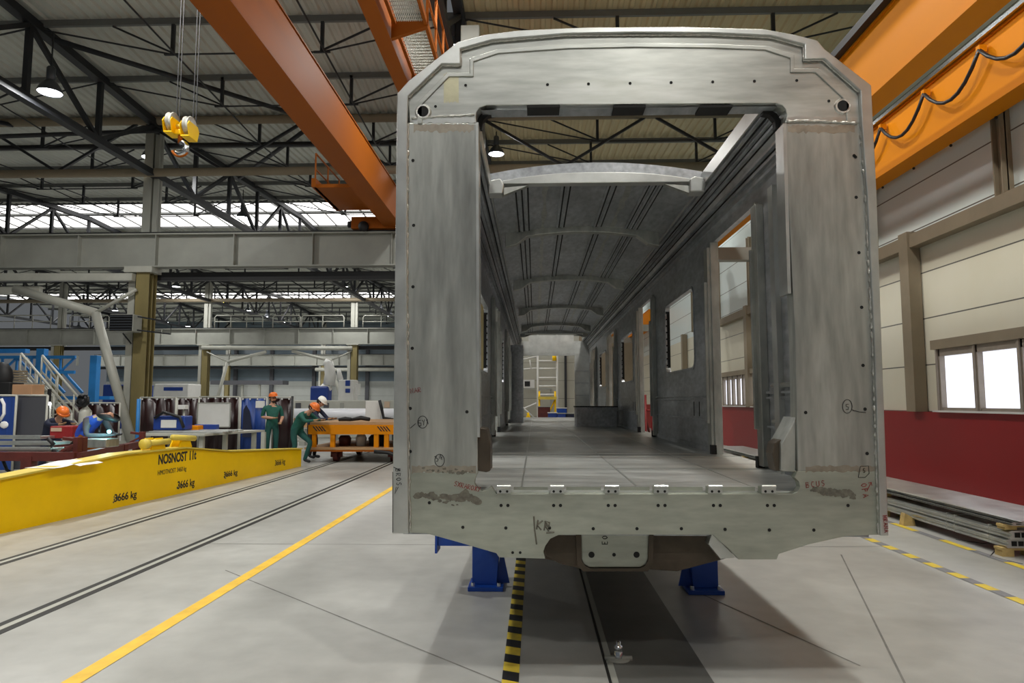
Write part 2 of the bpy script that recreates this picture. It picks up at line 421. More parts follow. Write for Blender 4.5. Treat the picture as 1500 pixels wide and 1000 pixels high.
# trussed purlins
def purlin(y, label):
    z = roof_z(y)-.14; zb = z-1.05
    t = thing('roof_purlin', label, 'purlin', (-8.6, y, z), 'trussed roof purlins')
    b = MB(); b.box((XL, y-.05, z-.1), (XW-.05, y+.05, z+.1)); b.build('purlin_bar', 'purlin', t)
    po, ro, br = MB(), MB(), MB()
    for k in range(-3, 2):
        c = -8.7+13.5*k; e0, e1 = c-6.75, c+6.75; pa, pb = c-2.3, c+2.3
        for p in (pa, pb): po.new().bar((p, y, z), (p, y, zb), .1, .1); po.bar((p-.25, y, zb), (p+.25, y, zb), .07, .05)
        ro.new().tube((e0, y, z-.12), (pa, y, zb), .03, 6); ro.new().tube((pa, y, zb), (pb, y, zb), .03, 6); ro.new().tube((pb, y, zb), (min(e1, XW-.1), y, z-.12), .03, 6)
        br.new().bar((pb+1.9, y, z-.12), (pb, y, zb+.05), .05, .05); br.new().bar((pa-1.9, y, z-.12), (pa, y, zb+.05), .05, .05)
    po.each('post', 'truss', t); ro.each('tie_rod', 'truss', t); br.each('brace', 'truss', t)
k = 0
PUR = []
for y in (16.3, 19.6, 22.9): PUR.append((y, 'grey roof purlin with tie rods, %s one on this side of the near runway' % ['third', 'second', 'first'][k])); k += 1
for i, y in enumerate((26.2, 29.3, 32.4, 35.5, 38.6, 47.0, 50.1, 53.2, 56.3)): PUR.append((y, 'grey roof purlin with tie rods, %s one past the near crane runway' % ORD[i]))
for i, y in enumerate((60.5, 63.4, 66.5, 69.6, 72.7, 81.3, 84.4, 87.5, 90.6)): PUR.append((y, 'grey roof purlin with tie rods, %s one past the second crane runway' % ORD[i]))
for y, lb in PUR: purlin(y, lb)
for x, lb in ((-10.9, 'thin bracing rod under the roof left of the orange girder'), (-6.3, 'thin bracing rod under the roof between the two orange girders'), (-23.3, 'thin bracing rod under the roof left of the near column'), (-18.7, 'thin bracing rod under the roof beside the near column')):
    r = MB()
    ys = [16.3, 19.6, 22.9, 26.2, 29.3, 32.4, 35.5, 38.6]
    r.path([(x, y, roof_z(y)-1.2) for y in ys], .028, 6); tag(r.build('bracing_rod', 'truss'), lb, 'rod')
for (p, q, lb) in (((-14.8, 19.6, 12.7), (-8.6, 26, 12.7), 'steel roof brace running from the truss to the column line'), ((-14.8, 33, 12.8), (-8.6, 26, 12.7), 'steel roof brace beyond the column line'), ((-27.2, 19.6, 12.7), (-21, 26, 12.7), 'steel roof brace at the far left'), ((-27.2, 22, 10.4), (-14.9, 26, 12.4), 'sloping tubular brace up to the near column')):
    tag(MB().tube(p, q, .09, 8).build('roof_brace', 'truss', None, True), lb, 'brace')
# black pipe along the roof
p = MB(); p.tube((-40, 27.2, 12.25), (-4.2, 27.2, 12.25), .1, 10); tag(p.build('roof_pipe', 'black', None, True), 'black pipe running across under the roof deck', 'pipe')

# crane runways
def runway(y, ztop, zbot, label):
    t = thing('crane_runway', label, 'crane runway beam', (-20, y, zbot))
    b = MB(); zc = (ztop+zbot)/2
    b.box((XL, y-.25, ztop-.05), (4.3, y+.25, ztop)); b.box((XL, y-.25, zbot), (4.3, y+.25, zbot+.05)); b.box((XL, y-.02, zbot), (4.3, y+.02, ztop)); b.build('girder', 'steel_grey', t)
    s_ = MB(); x = -2.4-12.4*5
    while x < 4.3:
        s_.new().box((x-.015, y-.24, zbot+.05), (x+.015, y+.24, ztop-.05)); x += 3.1
    s_.each('stiffener', 'steel_grey', t)
    MB().box((XL, y-.05, ztop), (4.3, y+.05, ztop+.1)).build('crane_rail', 'black', t)
    MB().box((XL, y+.3, zbot-.45), (4.3, y+.5, zbot-.12)).build('cable_tray', 'black', t)
    return t
runway(26, 8.16, 6.83, 'near grey crane runway beam with black rail, behind the orange crane')
runway(60, 8.1, 6.67, 'second grey crane runway beam across the middle of the hall')
runway(94, 8.1, 6.6, 'farthest grey crane runway beam in front of the back wall')
# columns
CX = [(-2.4, 'behind the railcar'), (-14.8, 'with the unit heater'), (-27.2, 'second from the railcar'), (-39.6, 'third from the railcar'), (-52.0, 'at the far left')]
for yi, y in enumerate((26, 60, 94)):
    for xi, (x, d) in enumerate(CX):
        if yi == 0 and xi > 2: continue
        x = (-2.2, -15.35, -29.2)[xi] if yi == 0 else (-2.4, -16.1, -29.5, -43.0, -56.4)[xi]
        row = ['near', 'second', 'farthest'][yi]
        if xi == 1 and yi: d = 'left of the white robot' if yi == 1 else 'behind the robot'
        t = thing('steel_column', 'tall grey steel column of the %s crane runway, %s' % (row, d), 'column', (x, y, 0))
        b = MB(); b.box((x-.46, y-.2, 0), (x-.2, y+.2, 6.6)); b.build('flange_leg', 'steel_pale', t)
        b = MB(); b.box((x-.12, y-.28, .0), (x+.4, y-.24, 6.6)); b.box((x-.12, y+.24, .0), (x+.4, y+.28, 6.6)); b.box((x+.1, y-.24, 0), (x+.16, y+.24, 6.6)); b.box((x-.2, y-.03, 0), (x+.4, y+.03, 6.6)); b.build('crane_leg', 'olive', t)
        MB().box((x-.55, y-.4, 6.6), (x+.55, y+.4, 6.83 if yi == 0 else 6.67)).build('cap_plate', 'steel_pale', t)
        b = MB(); b.box((x-.36, y+.3, 6.6), (x-.02, y+.62, 12.9)); b.box((x+.06, y+.3, 6.6), (x+.24, y+.62, 12.9)); b.box((x-.36, y+.44, 6.6), (x+.24, y+.48, 12.9)); b.build('upper_column', 'steel_pale' if yi else 'steel_grey', t)
        MB().box((x-.7, y-.5, 0), (x+.7, y+.5, .12)).build('base_plate', 'steel_pale', t)
        if yi == 0 and xi == 1:
            c = at(198.5, 554.5, y-.24)
            s_ = MB().box((c.x-.1, y-.245, c.z-.16), (c.x+.1, y-.235, c.z+.16)).build('sign_plate', 'yellow', t)
            for tx, dz in (('C', .02), ('03', -.13)):
                cu = bpy.data.curves.new('t', 'FONT'); cu.body = tx; cu.size = .17; cu.align_x = 'CENTER'
                o = bpy.data.objects.new('t', cu); COL.objects.link(o)
                me = bpy.data.meshes.new_from_object(o.evaluated_get(bpy.context.evaluated_depsgraph_get())); bpy.data.objects.remove(o)
                me.materials.clear(); me.materials.append(M['ink'])
                me.transform(Matrix.Translation((c.x-x, -.247, c.z+dz)) @ Matrix.Rotation(PI/2, 4, 'X'))
                q = bpy.data.objects.new('sign_text', me); COL.objects.link(q); q.parent = s_
# portal braces
def portal(y, base, knee, arm, strut, r, label, fl=1):
    t = thing('portal_brace', label, 'brace', (base[0], y, 0))
    MB().path([base, knee], r, 10).build('leg_tube', 'steel_pale', t, True)
    MB().path([knee, arm], r, 10).build('arm_tube', 'steel_pale', t, True)
    MB().path([knee, strut], r*.42, 8).build('strut', 'steel_pale', t, True)
    MB().box((base[0]-.3, y-.3, 0), (base[0]+.3, y+.3, .1)).build('foot_plate', 'steel_pale', t)
    return t
portal(26, Vector((-15.2, 25.5, .1)), at(140, 458, 25.6), at(22, 423, 25.6), at(200, 424, 25.6), .17, 'bent grey tube brace rising from the foot of the column with the unit heater')
MB_t = thing('horizontal_tie', 'pale grey horizontal tube under the near crane runway', 'tube', (-18, 25.6, 6.3))
MB().bar(at(-60, 406, 25.6), at(196, 406, 25.6), .25, .28).build('tie_tube', 'steel_pale', MB_t)
MB().bar(at(-60, 427, 25.9), at(60, 425, 25.9), .2, .3).build('lower_bar', 'steel_pale', MB_t)
yb = 59.6
portal(yb, Vector((at(311, 600, yb).x, yb, .1)), at(333, 530, yb), at(390, 515, yb), at(303, 515, yb), .14, 'bent grey tube brace right of the second runway column')
portal(yb, Vector((at(506, 610, yb).x, yb, .1)), at(485, 528, yb), at(428, 514, yb), at(515, 514, yb), .14, 'bent grey tube brace beside the white robot arm')
t = thing('horizontal_tie', 'pale grey horizontal tube under the second crane runway', 'tube', (-20, yb, 6))
MB().tube(at(296, 509, yb), at(516, 510, yb), .19, 10).build('tie_tube', 'steel_pale', t, True)
t = thing('horizontal_tie', 'pale grey tube under the farthest runway, right end', 'tube', (-20, 93, 5.5))
MB().tube(at(462, 541, 93), at(577, 541, 93), .25, 10).build('tie_tube', 'steel_pale', t, True)
# railings on second runway
for i, (ua, ub) in enumerate(((-5, 75), (103, 160), (315, 385), (400, 440), (442, 504), (532, 585))):
    t = thing('guard_rail', 'grey tubular guard rail on the second crane runway, %s from the left' % ORD[i], 'railing', at(ua, 482, 60))
    a, b = at(ua, 462, 60.2), at(ub, 462, 60.2); zb = 8.1
    r = MB(); r.path([(a.x, a.y, zb), (a.x, a.y, a.z-.15), (a.x+.15, a.y, a.z), (b.x-.15, b.y, a.z), (b.x, b.y, a.z-.15), (b.x, b.y, zb)], .05, 6); r.build('hand_rail', 'steel_pale', t, True)
    MB().tube((a.x, a.y, a.z-.55), (b.x, b.y, a.z-.55), .04, 6).build('mid_rail', 'steel_pale', t, True)
    n = max(1, int((b.x-a.x)/1.3))
    for k in range(1, n): x = a.x+(b.x-a.x)*k/n; MB().tube((x, a.y, zb), (x, a.y, a.z), .04, 6).build('post', 'steel_pale', t, True)
# white hangers in the second bay
for i, (u, va, vb) in enumerate(((63, 440, 472), (132, 385, 400), (402, 435, 465), (417, 435, 470), (468, 435, 450), (575, 435, 460))):
    pass
# unit heater
t = thing('unit_heater', 'grey louvred unit heater mounted on the near column', 'heater', at(180, 473, 25))
a, b = at(161, 460, 25), at(197, 485, 25)
MB().box((a.x, 25, b.z), (a.x+.9, 25.6, a.z)).build('casing', 'steel_grey', t, bevel=.02)
lv = MB()
for k in range(6):
    z = b.z+.06+k*(a.z-b.z-.1)/5.5
    lv.bar((a.x+.03, 24.97, z), (a.x+.87, 24.97, z), .06, .03)
lv.build('louvre', 'bell', t); MB().box((a.x+.02, 24.985, b.z+.02), (a.x+.88, 24.999, a.z-.02)).build('grille_back', 'black', t)
MB().path([at(180, 488, 25.3), at(192, 503, 25.7)], .03, 6).build('bracket', 'truss', t)
MB().path([at(198, 463, 25.3), at(240, 470, 25.3), at(251, 476, 25.3), at(250, 489, 25.3), at(198, 483, 25.3)], .03, 6).build('pipe', 'truss', t)

# ------------------------------------------------------------------ LAMPS
def make_lamp(label, loc):
    t = thing('high_bay_lamp', label, 'ceiling lamp', loc, 'high bay lamps')
    L = Vector(loc)
    MB().lathe(L, [(.33, .0), (.335, .02), (.31, .12), (.24, .25), (.15, .36), (.1, .4)], 24).build('reflector', 'bell', t, True)
    MB().lathe(L, [(.0, .015), (.2, .015), (.32, .015)], 24).build('lens', 'lamp', t)
    MB().lathe(L, [(.1, .38), (.12, .4), (.12, .75), (.09, .8), (0, .8)], 16).build('ballast_housing', 'bell', t, True)
    MB().tube(L+Vector((0, 0, .8)), L+Vector((0, 0, 1.9)), .025, 6).build('hanger', 'truss', t)
    return t
LD = bpy.data.lights.new('lamp_light', 'AREA'); LD.shape = 'DISK'; LD.size = .6; LD.energy = 430; LD.color = (1, .995, .96)
LDS = bpy.data.lights.new('added_light_side', 'AREA'); LDS.shape = 'DISK'; LDS.size = .6; LDS.energy = 640; LDS.color = (1, .995, .96)
LDR = bpy.data.lights.new('added_light_warm', 'AREA'); LDR.shape = 'DISK'; LDR.size = .6; LDR.energy = 300; LDR.color = (1, .98, .92)
def lamp_pos(u, v, Y): return at(u, v, Y)
LP = []
for u, v, Y, lb in ((73, 136, 19, 'bright bell lamp at upper left, hung on the roof truss'), (220, 231, 27.6, 'bright bell lamp directly above the near column'), (355, 319, 37.5, 'bell lamp in front of the skylight strip, left of the orange crane'),
                    (665, 73, 19.4, 'bell lamp glowing behind the top left corner of the railcar'), (727, 226, 28.4, 'bell lamp seen through the open roof of the railcar')):
    LP.append((at(u, v, Y), lb, LD))
for i, (u, v) in enumerate(((122, 443), (168, 455), (74, 473), (115, 480), (243, 472), (275, 478))): LP.append((at(u, v, 9600/(588-v)), 'far bell lamp in the left part of the back bays, %s of six' % ORD[i], LD))
for i, (u, v) in enumerate(((258, 420), (363, 455), (391, 464), (414, 472), (435, 480))): LP.append((at(u, v, 9600/(588-v)), 'far bell lamp in the middle of the back bays, %s of five' % ORD[i], LD))
for i, (u, v) in enumerate(((504, 420), (542, 443), (558, 454), (572, 463))): LP.append((at(u, v, 9600/(588-v)), 'far bell lamp just left of the railcar, %s of four' % ORD[i], LD))
for i, (x, y) in enumerate(((-2.2, -6.5), (-2.2, 0), (-2.2, 6), (-2.0, 12.5), (-8.2, 2), (-8.2, 10))): LP.append((Vector((x, y, 10.9)), 'added unseen bell lamp overhead near the camera, %s of ten' % ORD[i], LDS if x < -5 else LD))  # unseen lamps, added to light the railcar end and the left floor
for i, (x, y) in enumerate(((2.6, -6.5), (2.6, 0), (2.6, 6), (3.0, 13))): LP.append((Vector((x, y, 10.9)), 'added unseen bell lamp overhead near the camera, %s of ten' % ORD[i+6], LDR))  # warm row out of view, added to brighten the railcar front
lamp0 = None
for p, lb, ld in LP:
    if lamp0 is None: lamp0 = make_lamp(lb, p); o = lamp0
    else: o = dup(lamp0, p, lb)
    lo = bpy.data.objects.new('lamp_light', ld); COL.objects.link(lo); lo.location = (p.x, p.y, p.z-.03)
p = at(332, 443, 66); o = dup(lamp0, p, 'far bell lamp with a yellow glow in the back bays')
for ch in o.children:
    if ch.name.startswith('lens'): ch.data = ch.data.copy(); ch.data.materials[0] = M['lampy']

# ------------------------------------------------------------------ OVERHEAD CRANES
t = thing('overhead_crane', 'burnt orange double girder overhead crane left of the railcar, on the near runway', 'overhead crane', (-4.5, 26, 8.27))
def girder(x0, x1, z0, z1, ya, yb, m, par, name='girder'):
    b = MB(); b.box((x0, ya, z0), (x1, yb, z0+.03)); b.box((x0+.03, ya, z0+.03), (x1-.03, yb, z1-.03)); b.box((x0, ya, z1-.03), (x1, yb, z1)); return b.build(name, m, par)
girder(-5.82, -5.13, 8.36, 9.62, -6, 26, 'orange_d', t)
girder(-2.98, -2.68, 8.36, 9.1, -6, 26, 'orange_d', t)
ec = MB(); a = at(500, 330, 26)
ec.box((-7.1, 25.75, 8.28), (-1.6, 26.25, 8.75)); o = ec.build('end_carriage', 'orange_d', t, bevel=.02)
b = MB(); b.lathe((-7.2, 26, 8.5), [(0, -.08), (.13, -.08), (.13, .1), (0, .1)], 14, (1, 0, 0)); b.build('buffer', 'black', o, True)
b = MB()
for x in (-6.6, -2.0): b.lathe((x, 25.72, 8.35), [(0, -.05), (.2, -.05), (.2, .05), (0, .05)], 18, (0, 1, 0))
b.build('wheel', 'black', o, True)
# service platform at the end of the big girder
pl = MB(); pl.box((-7.55, 22.6, 8.9), (-5.85, 25.4, 9.02)); pl.box((-7.6, 22.5, 8.9), (-7.45, 25.5, 9.2)); pl.build('service_platform', 'orange_d', t)
rl = MB()
for y in (22.6, 24, 25.4): rl.tube((-7.5, y, 9), (-7.5, y, 10.1), .03, 6)
for z in (9.55, 10.1): rl.tube((-7.5, 22.6, z), (-7.5, 25.4, z), .03, 6)
rl.build('platform_railing', 'orange_d', t)
wk = MB()
for y in (6, 8, 10, 12.2, 14.3, 16.5, 19, 22, 25):
    wk.prism([[(-2.68, y, 8.4), (-2.0, y, 8.62), (-2.0, y, 8.74), (-2.68, y, 8.74)]], (0, .1, 0))
wk.bar((-2.62, 4, 8.72), (-2.62, 25.6, 8.72), .06, .1); wk.bar((-2.03, 4, 8.72), (-2.03, 25.6, 8.72), .06, .14)
o = wk.build('walkway_frame', 'orange_d', t)
gr = MB(); x = -2.6
while x < -2.05: gr.box((x, 4, 8.72), (x+.008, 25.6, 8.75)); x += .035
y = 4
while y < 25.6: gr.box((-2.6, y, 8.725), (-2.05, y+.01, 8.745)); y += .12
gr.build('walkway_grating', 'steel_pale', o)
rl = MB(); y = 4.5
while y < 25.5: rl.bar((-2.0, y, 8.7), (-2.0, y, 9.8), .05, .03); y += 1.1
for z in (9.2, 9.8): rl.bar((-2.0, 4.5, z), (-2.0, 25.5, z), .04, .04)
rl.build('walkway_railing', 'orange_d', t)
MB().box((-1.75, 15.6, 9.5), (-1.3, 16.2, 10.6)).build('control_box', 'steel_grey', t, bevel=.02)
# right hand crane girders on the wall side
t = thing('overhead_crane', 'bright orange crane girder pair high on the right by the wall', 'overhead crane', (5.7, 20, 5.8))
g1 = girder(4.66, 5.02, 5.8, 6.8, -5, 25, 'orange', t)
g2 = girder(6.47, 6.83, 5.8, 6.8, -5, 19, 'orange', t)
MB().box((6.40, -5, 6.8), (6.47, 19, 6.86)).build('trolley_rail', 'chrome', t)
MB().box((4.55, -5, 6.8), (4.72, 25, 6.92)).build('conductor_rail', 'black', t)
cb = MB(); pts = []
for k in range(0, 11):
    ya = 4+1.75*k*.8
    for j in range(9):
        f = j/8; pts.append((6.38, ya+1.4*f, 6.62-.42*(1-(2*f-1)**2)))
cb.path(pts, .028, 8).build('festoon_cable', 'cable', t, True)
tr = MB()
for k in range(0, 11): tr.new().box((6.36, 4+1.4*k-.04, 6.58), (6.47, 4+1.4*k+.04, 6.68))
tr.each('cable_trolley', 'orange', t)
bt = MB()
for k in range(13): bt.sphere((6.83, 4.5+1.1*k, 5.78), .025, 8)
bt.build('bolt', 'black', t)
# girders rest on wall brackets
for y in (-3, 18.7):
    MB().box((4.6, y-.15, 5.45), (7.1, y+.15, 5.8)).build('support_bracket', 'steel_grey', t)
t = thing('overhead_crane', 'far orange crane girders seen through the right windows of the railcar', 'overhead crane', (5.7, 48, 5.8))
girder(6.2, 6.83, 5.8, 6.6, 37, 45.5, 'orange', t); girder(4.66, 5.02, 5.8, 6.6, 37, 45.5, 'orange', t)
for y in (37.5, 45.0): MB().box((4.6, y-.15, 5.45), (7.09, y+.15, 5.8)).build('support_bracket', 'steel_grey', t)

# hook block
hp = at(265, 186, 12.0)
t = thing('crane_hook_block', 'yellow crane hook block hanging on wire ropes at upper left', 'crane hook', hp)
def hook():
    c = hp
    for sx in (-1, 1):
        x = c.x+sx*.2; zc = c.z+.06-sx*.05
        sv = MB(); sv.lathe((x-.07, c.y, zc), [(.0, 0), (.22, 0), (.23, .02), (.18, .05), (.18, .09), (.23, .12), (.22, .14), (0, .14)], 24, (1, 0, 0)); sv.build('sheave', 'steel_pale', t, True)
        g = MB()
        for px in (x-.1, x+.085): g.prism([[(px, c.y-.2, zc-.28), (px, c.y+.2, zc-.28), (px, c.y+.27, zc-.05), (px, c.y+.2, zc+.06), (px, c.y-.2, zc+.06), (px, c.y-.27, zc-.05)]], (.015, 0, 0))
        g.box((x-.1, c.y-.2, zc-.3), (x+.1, c.y+.2, zc-.27)); g.build('guard_plate', 'yellow', t, bevel=.005)
        rp = MB()
        for dx in (-.035, .035): rp.tube((x+dx, c.y+.22, zc), (x+dx, c.y+.2, 13.2), .012, 6)
        rp.build('wire_rope', 'truss', t)
    MB().box((c.x-.16, c.y-.09, c.z-.2), (c.x+.16, c.y+.09, c.z-.08)).build('crosshead', 'yellow', t, bevel=.02)
    MB().tube((c.x-.22, c.y, c.z+.03), (c.x+.22, c.y, c.z), .045, 12).build('axle', 'yellow_pale', t, True)
    sh = MB(); sh.tube((c.x, c.y, c.z-.2), (c.x, c.y, c.z-.38), .055, 12); sh.build('shank', 'orange_d', t, True)
    pts = []; rad = []
    for k in range(15):
        a = math.radians(100-k*19); pts.append((c.x+.01+.14*math.cos(a), c.y, c.z-.5+.14*math.sin(a))); rad.append(.05+.018*math.sin(PI*min(1, k/12))-(.03*max(0, k-11)/3))
    MB().path(pts, rad, 12).build('hook', 'chrome', t, True)
    pts = [(c.x+.01+.19*math.cos(math.radians(a)), c.y, c.z-.5+.19*math.sin(math.radians(a))) for a in range(200, 331, 13)]
    MB().path(pts, .035, 8).build('hook_pad', 'orange_d', t, True)
hook()
for ch in t.children:
    if not ch.name.startswith('wire_rope'): ch.scale = (.8, .8, .8)
    else: ch.scale = (.8, .8, 1)
#@@PART2

# ------------------------------------------------------------------ RAILCAR BODY SHELL
YF, YE = 4.0, 22.6
XCAR = .577; ZF = 1.085
car = thing('railcar_body_shell', 'large bare aluminium railcar body shell with open end on blue stands', 'railcar', (XCAR, 13, .7))
def P(u, v, y=YF): return at(u, v, YF)+Vector((0, y-YF, 0))
def Pl(pts, y=YF): return [P(u, v, y) for u, v in pts]
outer = [(576,780),(578,600),(580,400),(583,140),(600,121),(671,65),(711,54),(760,48),(803,46),(860,43.5),(1000,43),(1116,46),(1160,54),(1195,63),(1206,76),(1273,128),(1281,290),(1288,500),(1298,783)]
inner = [(1286,783),(1277,500),(1267,290),(1259,182),(1257,136),(1204,89),(1176,90),(1176,69),(1128,56),(1040,52),(930,51),(830,53),(722,62),(675,75),(675,97),(648,97),(599,144),(598,182),(597,400),(598,600),(600,780)]
MB().prism([Pl(outer+inner, 3.97)], (0, .16, 0)).build('front_rim', 'alu_light', car, bevel=.006)
ef = MB().prism([Pl([(600,180),(598,144),(648,97),(675,97),(675,75),(722,62),(830,53),(930,51),(1040,52),(1128,56),(1176,69),(1176,90),(1204,89),(1257,136),(1260,180),(1150,180),(1153,170),(1151,160),(1146,154),(1138,151),(712,154),(703,157),(698,164),(697,172),(698,180)])], (0, .1, 0)).build('end_header_plate', 'alu_h', car, bevel=.004)
pL = MB().prism([Pl([(598,180),(698,180),(699,500),(700,692),(600,692),(597,450)])], (0, .1, 0)).build('end_pillar', 'alu_v', car, bevel=.004)
pR = MB().prism([Pl([(1150,180),(1260,180),(1268,290),(1278,500),(1285,690),(1169,690),(1165,500),(1157,340)])], (0, .1, 0)).build('end_pillar', 'alu_v', car, bevel=.004)
sill = [(600,692),(700,692),(696,700),(695,708),(699,715),(706,719),(714,717),(719,712),(727,723)]
for u in (728, 806, 886, 958, 1037, 1115):
    sill += [(u, 723), (u, 713), (u+20, 713), (u+20, 723)]
sill += [(1150,723),(1160,723),(1168,720),(1172,713),(1170,705),(1164,699),(1168,690),(1285,690),(1287,783),(1239,785),(1185,797),(1141,811),(1138,819),(1082,819),(1070,806),(1044,783),(819,783),(806,789),(799,799),(796,808),(799,818),(731,816),(727,810),(665,792),(625,781),(600,780)]
sl = MB().prism([Pl(sill)], (0, .06, 0)).build('end_sill_plate', 'alu_sill', car, bevel=.003)
# hook tabs on the sill
for u in (728, 806, 886, 958, 1037, 1115):
    a, b = P(u, 723), P(u+20, 711)
    m = MB().box((a.x, 3.985, a.z+.005), (b.x, 4.0, b.z-.01)); m.tube((a.x, 3.99, b.z-.005), (b.x, 3.99, b.z-.005), .012, 10)
    h = m.build('hook_tab', 'alu_light', sl)
    d = MB()
    for du in (5, 15): d.new().disc(P(u+du, 719, 3.9835), .0075, (0, -1, 0), 10)
    d.each('tab_hole', 'dark', h)
for ua, ub in ((752, 803), (830, 882), (910, 954), (982, 1033), (1061, 1111)):
    a, b = P(ua, 722), P(ub, 715)
    MB().box((a.x, 4.061, a.z-.01), (b.x, 4.066, b.z)).build('sill_slot', 'alu_sill', sl)
# bolt holes
def holes(lst, r, par, y=3.998, n='bolt_hole'):
    d = MB()
    for u, v in lst: d.new().disc(P(u, v, y), r, (0, -1, 0), 12)
    d.each(n, 'dark', par)
holes([(682,125),(802,124),(862,123),(923,122),(983,121),(1044,120),(1105,119),(1167,118),(1214,148),(638,156)], .009, ef)
holes([(605,235),(601,598),(601,661),(684,603),(606,330),(605,420),(604,510)], .01, pL)
holes([(1253,230),(1251,228),(1254,289),(1258,370),(1262,450),(1264,535),(1267,599),(1270,664),(1180,604)], .01, pR)
holes([(678,772),(741,773),(805,773),(869,774),(933,774),(998,774),(1062,775),(1127,776),(1192,776),(629,736),(1242,740)]+[(u+d, 740) for u in (734,811,891,964,1045,1124) for d in (0, 10)], .0095, sl)
holes([(751,809),(762,809)], .008, sl)
for u, v, par in ((620, 164, ef), (1234, 156, ef)):
    c = P(u, v, 3.999)
    r = MB(); r.lathe((c.x, 3.99, c.z), [(.034, 0), (.044, 0), (.052, .012), (.034, .012)], 28, (0, 1, 0)); r.build('drain_ring', 'weld', par)
    d = MB(); d.disc((c.x, 3.992, c.z), .036, (0, -1, 0), 24); d.build('drain_hole', 'dark', par)
# weld beads
def bead(pts, r, par, y=3.995, jit=.004):
    q = []
    for (u0, v0), (u1, v1) in zip(pts[:-1], pts[1:]):
        n = max(2, int(math.hypot(u1-u0, v1-v0)/4))
        for k in range(n):
            p = P(u0+(u1-u0)*k/n, v0+(v1-v0)*k/n, y); q.append(p+Vector((random.uniform(-jit, jit), 0, random.uniform(-jit, jit)*.5)))
    q.append(P(*pts[-1], y)); rr = [r*(1+.35*math.sin(i*1.9)) for i in range(len(q))]
    MB().path(q, rr, 7).build('weld_bead', 'weld', par, True)
bead([(1261,182),(1268,290),(1278,500),(1287,780)], .009, pR)
bead([(598,182),(597,400),(598,600),(601,778)], .006, pL)
bead([(1151,178),(1180,177),(1210,178),(1256,181)], .008, pR, 3.998)
bead([(603,174),(640,171),(695,168)], .006, pL, 3.998)
bead([(599,144),(648,97),(675,97),(675,75),(722,62),(830,53),(1040,52),(1128,56),(1176,69),(1176,90),(1204,89),(1257,136)], .006, ef, 3.992, .002)
# inner stepped flange just inside the weld line
MB().prism([Pl([(612,182),(612,150),(655,107),(688,107),(688,86),(728,73),(832,66),(930,64),(1040,65),(1122,68),(1163,80),(1163,101),(1198,101),(1245,144),(1247,182),(1240,182),(1238,148),(1194,107),(1157,107),(1157,86),(1120,74),(1040,71),(930,70),(832,72),(730,79),(694,91),(694,113),(658,113),(619,153),(619,182)], 3.992)], (0, .009, 0)).build('formed_edge', 'alu_h', ef, bevel=.004)
# pillar edge strips
for lp, par, mm in (([(697,180),(701,180),(703,640),(699,640)], pL, 'alu_light'), ([(1146,182),(1151,182),(1158,430),(1153,430)], pR, 'alu_light')):
    MB().prism([Pl(lp, 3.99)], (0, .13, 0)).build('edge_strip', mm, par)
# lower corner brackets
MB().prism([Pl([(698,626),(712,628),(718,650),(718,690),(712,692),(698,690)], 4.02)], (0, .2, 0)).build('corner_bracket', 'brown_alu', pL, bevel=.006)
MB().prism([Pl([(1168,610),(1160,626),(1152,640),(1146,650),(1146,690),(1168,692)], 4.02)], (0, .2, 0)).build('corner_bracket', 'alu', pR, bevel=.006)
a = P(1147, 650, 4.02)
MB().prism([[(a.x-.03, 4.05, 1.2), (a.x-.045, 4.05, 1.3), (a.x-.03, 4.05, 1.36), (a.x, 4.05, 1.38), (a.x+.02, 4.05, 1.38), (a.x+.02, 4.05, 1.2)]], (0, .12, 0)).build('corner_bracket', 'brown_alu', pR, bevel=.006)
# slots under the header
for ua, ub in ((772, 820), (899, 946), (1025, 1073)):
    a, b = P(ua, 157.5), P(ub, 153.5)
    MB().box((a.x, 4.0, a.z), (b.x, 4.12, b.z)).build('header_slot', 'dark', ef)
a, b = P(705, 157), P(1145, 152)
MB().box((a.x, 4.03, a.z-.005), (b.x, 4.14, b.z)).build('header_lip', 'alu_in', ef)
for lp in ([(696,178),(696,165),(702,156),(712,152),(724,152),(724,157),(713,159),(706,166),(704,178)], [(1153,178),(1153,166),(1147,156),(1138,151),(1126,151),(1126,156),(1137,158),(1144,166),(1145,178)]):
    MB().prism([Pl(lp, 4.101)], (0, .05, 0)).build('corner_pocket', 'dark', ef)
# coupler pocket
pk = MB().prism([Pl([(853,783),(955,783),(954,825),(950,834),(942,838),(866,838),(858,834),(854,825)], 4.12)], (0, .04, 0)).build('coupler_plate', 'alu_sill', car, bevel=.003)
d = MB()
for u, v, r in ((869,819,.018),(903,819,.0105),(937,819,.018)): d.disc(P(u, v, 4.118), r, (0, -1, 0), 20)
d.build('bolt_hole', 'dark', pk)
MB().prism([Pl([(845,783),(853,783),(854,827),(859,835),(867,839),(941,839),(949,835),(954,827),(955,783),(962,783),(961,833),(953,843),(856,843),(847,833)], 4.1)], (0, .5, 0)).build('pocket_frame', 'brown_alu', pk)
MB().prism([Pl([(819,780),(853,780),(856,843),(820,834),(800,822),(797,808),(806,790)], 4.14)], (0, 1.6, 0)).build('underframe_beam', 'brown_alu', car, bevel=.01)
MB().prism([Pl([(952,780),(1046,780),(1080,812),(1076,826),(1000,846),(953,843)], 4.14)], (0, 1.6, 0)).build('underframe_beam', 'brown_alu', car, bevel=.01)
MB().prism([Pl([(1047,784),(1078,815),(1081,820),(1060,822),(1042,800)], 4.062)], (0, .3, 0)).build('gusset', 'alu_light', car)
MB().prism([Pl([(727,810),(799,818),(1082,819),(1141,811),(1141,818),(990,848),(850,848),(735,820)], 4.3)], (0, 4.4, 0)).build('bolster', 'brown_alu', car)
